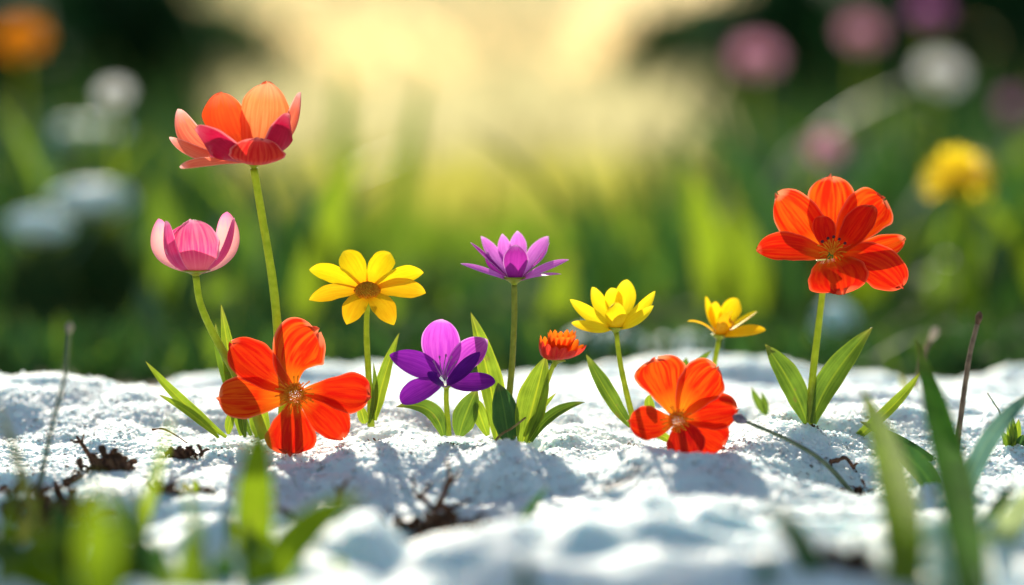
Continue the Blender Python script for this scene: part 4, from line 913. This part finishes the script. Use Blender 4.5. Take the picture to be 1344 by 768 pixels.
# broad blurred blades that read one by one
BGB = 'blurred broad blades behind the flowers'
for px_, tx_, ty_, y_, wd_, mk_, ds_ in [
 (385,470,190,.75,42,'blade_lime','bright broad blade leaning right behind the yellow daisy'),
 (500,560,90,1.1,30,'leaf','dim tall blade right of the bright one, reaching into the glow'),
 (440,452,70,1.3,34,'leaf','dim tall blade reaching the glow above the yellow daisy'),
 (960,900,215,.8,52,'blade_lime','bright broad blade leaning left behind the small yellow flower'),
 (1010,955,250,.9,42,'blade_lime','bright blade just right of the one behind the small yellow flower'),
 (860,840,285,.9,30,'leaf','mid green blade behind the bright yellow cup flower'),
 (1140,1105,235,1.0,30,'leaf','green blurred blade behind the stem of the tall scarlet flower'),
 (720,745,330,.8,42,'blade_lime','low bright blade behind the small orange bloom'),
 (600,560,350,.9,40,'leaf','low green blade behind the violet flower'),
 (150,230,330,.9,36,'leaf','arching green blade left of the pink cup'),
 (190,330,375,.7,30,'leaf_dark','dark arching blade behind the pink cup stem'),
 (60,100,350,.9,36,'leaf_dark','dark upright blade behind the left snow ridge')]:
    solo('grass_blade', ds_, 'blade of grass', y_, [(px_,520,0),((px_*2+tx_)/3,(520+ty_)/2,20),(tx_,ty_,40)], wd_, mk_, group=BGB)
# snow lumps left in the meadow
def snow_lump(label, px, py, y, wpx, hpx, seed):
    c = at(px, py, y); s = sc(y); H = hpx*s; rx = wpx*s/2
    th = np.linspace(0,math.pi,25); ph = np.linspace(0,2*math.pi,49)[:-1]
    T, P_ = np.meshgrid(th, ph, indexing='ij')
    k = 1+.35*(vnoise(np.cos(P_)*1.5+seed*3+5, np.sin(P_)*1.5+T*1.3+9, 50)-.5)+.12*(vnoise(P_*3,T*5+seed,51)-.5)*np.sin(T)
    V = np.stack([np.sin(T)*np.cos(P_)*rx*k, np.sin(T)*np.sin(P_)*rx*.7*k, np.cos(T)*H*.5*k],-1).reshape(-1,3)
    m = 48; fc = []
    for a in range(24):
        for b in range(m): fc.append((a*m+b, (a+1)*m+b, (a+1)*m+(b+1)%m, a*m+(b+1)%m))
    o = fast_mesh('snow_lump', V, np.array(fc), M['snow']); o.location = c
    tag(o, label, 'snow', 'snow lumps left in the meadow')
    if c.z-H*.5 > GZ+.01:
        r = np.random.default_rng(seed); n = 260; a = r.uniform(0,6.28,n); q = r.random(n)**.5*rx*1.1; top = c.z-H*.3-GZ; V = []
        bx, by = np.cos(a)*q*.6, np.sin(a)*q*.5; tx, ty = np.cos(a)*q*1.1, np.sin(a)*q*.8; tz = top*(1-.35*(q/rx)**2)*r.uniform(.75,1.05,n); wv = r.uniform(.002,.006,n)
        V = np.stack([np.stack([bx-wv,by,bx*0],1),np.stack([bx+wv,by,bx*0],1),np.stack([(bx+tx)/2+wv,(by+ty)/2,tz*.6],1),np.stack([(bx+tx)/2-wv,(by+ty)/2,tz*.6],1),
                      np.stack([tx+wv*.2,ty,tz],1),np.stack([tx-wv*.2,ty,tz],1)],1).reshape(-1,3)
        fq = np.array([(0,1,2,3),(3,2,4,5)])[None]+(np.arange(n)*6)[:,None,None]
        g_ = fast_mesh('grass_tussock', V, fq.reshape(-1,4), bgm[0]); g_.data.uv_layers.new(name='UVMap'); g_.location = (c.x,c.y,GZ)
        tag(g_, 'dark grass tussock carrying the '+label.replace('blurred ',''), 'grass tussock')
snow_lump('large blurred snow lump left of the pink cup', 122, 262, .82, 112, 44, 1)
snow_lump('smaller blurred snow lump nearer the left edge', 50, 296, .74, 84, 40, 2)
snow_lump('faint blurred snow lump topmost at the left', 116, 174, 1.3, 100, 28, 3)
snow_lump('blurred snow lump behind the bright yellow cup flower', 795, 450, .50, 110, 40, 4)
snow_lump('blurred snow lump behind the tall scarlet flower stem', 1095, 425, .60, 60, 60, 5)
snow_lump('low blurred snow lump between the lilac and yellow cup flowers', 900, 456, .50, 110, 30, 6)


# ================================================================== ADDED SHADE TREE OUT OF VIEW
# added out of view; leaves set along sun rays to dapple near snow
def shade_bough():
    r = np.random.default_rng(21); n = 3200
    gx_ = r.uniform(-.45,.45,n); gy_ = r.uniform(-.60,-.05,n)
    cov = np.clip((-.07-gy_)/.10, 0, 1)*.95
    cl = vnoise(gx_*26+3,gy_*26,70)*.65+vnoise(gx_*60,gy_*60,71)*.35
    cov *= np.clip((cl-.30)/.12,0,1)
    for hx, hz, hw in ((-.112,.135,.030),(.141,.118,.030),(-.063,.064,.03),(.046,.060,.028),(.09,.055,.02),(-.03,.035,.03)):   # the blooms themselves stand in the sun
        hy = -hz*sdir.y/sdir.z; hx = hx-hz*sdir.x/sdir.z
        cov *= 1-np.exp(-.5*(((gx_-hx)/hw)**2+((gy_-hy)/(hw*1.3))**2))
    for hx, hy, hw in ((-.11,-.44,.045),(-.19,-.38,.05)): cov *= 1-.9*np.exp(-.5*(((gx_-hx)/hw)**2+((gy_-hy)/(hw*1.3))**2))
    k = r.random(n) < cov; gx_, gy_ = gx_[k], gy_[k]; n = len(gx_)
    h = r.uniform(1.0,1.3,n); p = np.stack([gx_,gy_,h*0],1)+np.array(sdir)[None]*(h/sdir.z)[:,None]
    free = np.ones(n, bool)        # no leaf between the sun and the upper blooms
    for hx, hy, hz, hr in ((310,160,0,.044),(255,320,0,.032),(676,335,0,.032),(1092,305,0,.050),(482,380,0,.032),(806,405,0,.03),(390,515,-.01,.02),(580,480,0,.03)):
        c_ = np.array(at(hx,hy,hz)); v_ = p-c_; sdv = np.array(sdir); dd = np.linalg.norm(v_-np.outer(v_@sdv, sdv),axis=1); free &= dd > hr+.012
    p = p[free]; n = len(p)
    root = Vector((-2.3, 2.6, GZ)); t = thing('shade_tree', 'leafy sapling added outside the frame at the left to shade the near snow', 'shade_tree', root)
    tube('trunk', M['twig'], [root-Vector((0,0,.05)), root+Vector((.03,0,.6)), root+Vector((0,.05,1.3)), root+Vector((.1,.05,2.4))], [.07,.055,.045,.02], t, seg=10, wob=.15)
    c = p.mean(0)
    tube('shade_bough', M['twig'], [root+Vector((0,.04,1.1)), Vector((-1.3,2.55,1.22)), Vector((c[0]-.3,c[1]+.02,1.2)), Vector((c[0]+.5,c[1],1.18))], [.03,.022,.010,.004], t, seg=8, wob=.2)
    sd_ = np.array(sdir); d = r.normal(0,1,(n,3)); d -= (d@sd_)[:,None]*sd_*.8; d /= np.linalg.norm(d,axis=1)[:,None]
    e = np.cross(d, sd_+r.normal(0,.35,(n,3))); e /= np.linalg.norm(e,axis=1)[:,None]; L_ = r.uniform(.014,.022,n)[:,None]
    V = np.stack([p-d*L_, p-d*L_*.3+e*L_*.6, p+d*L_*.5+e*L_*.45, p+d*L_, p+d*L_*.5-e*L_*.45, p-d*L_*.3-e*L_*.6],1).reshape(-1,3)-np.array(root)
    o = fast_mesh('crown', V, np.arange(n*6).reshape(-1,6), bushm[1]); o.parent = t; ul = o.data.uv_layers.new(name='UVMap')
    ul.data.foreach_set('uv', np.tile([.5,0,.8,.3,.7,.7,.5,1,.3,.7,.2,.3], n))
    r2 = np.random.default_rng(5); m = 900; q = r2.normal(0,1,(m,3))*[.55,.5,.35]+[0,.05,2.3]; d = r2.normal(0,1,(m,3)); d /= np.linalg.norm(d,axis=1)[:,None]; e = np.cross(d,r2.normal(0,1,(m,3))); e /= np.linalg.norm(e,axis=1)[:,None]
    V = np.stack([q-d*.03,q+e*.015,q+d*.03,q-e*.015],1).reshape(-1,3)
    o = fast_mesh('crown', V, np.arange(m*4).reshape(-1,4), bushm[1]); o.parent = t; ul = o.data.uv_layers.new(name='UVMap'); ul.data.foreach_set('uv', np.tile([.3,.1,.7,.3,.6,.8,.35,.6], m))
shade_bough()
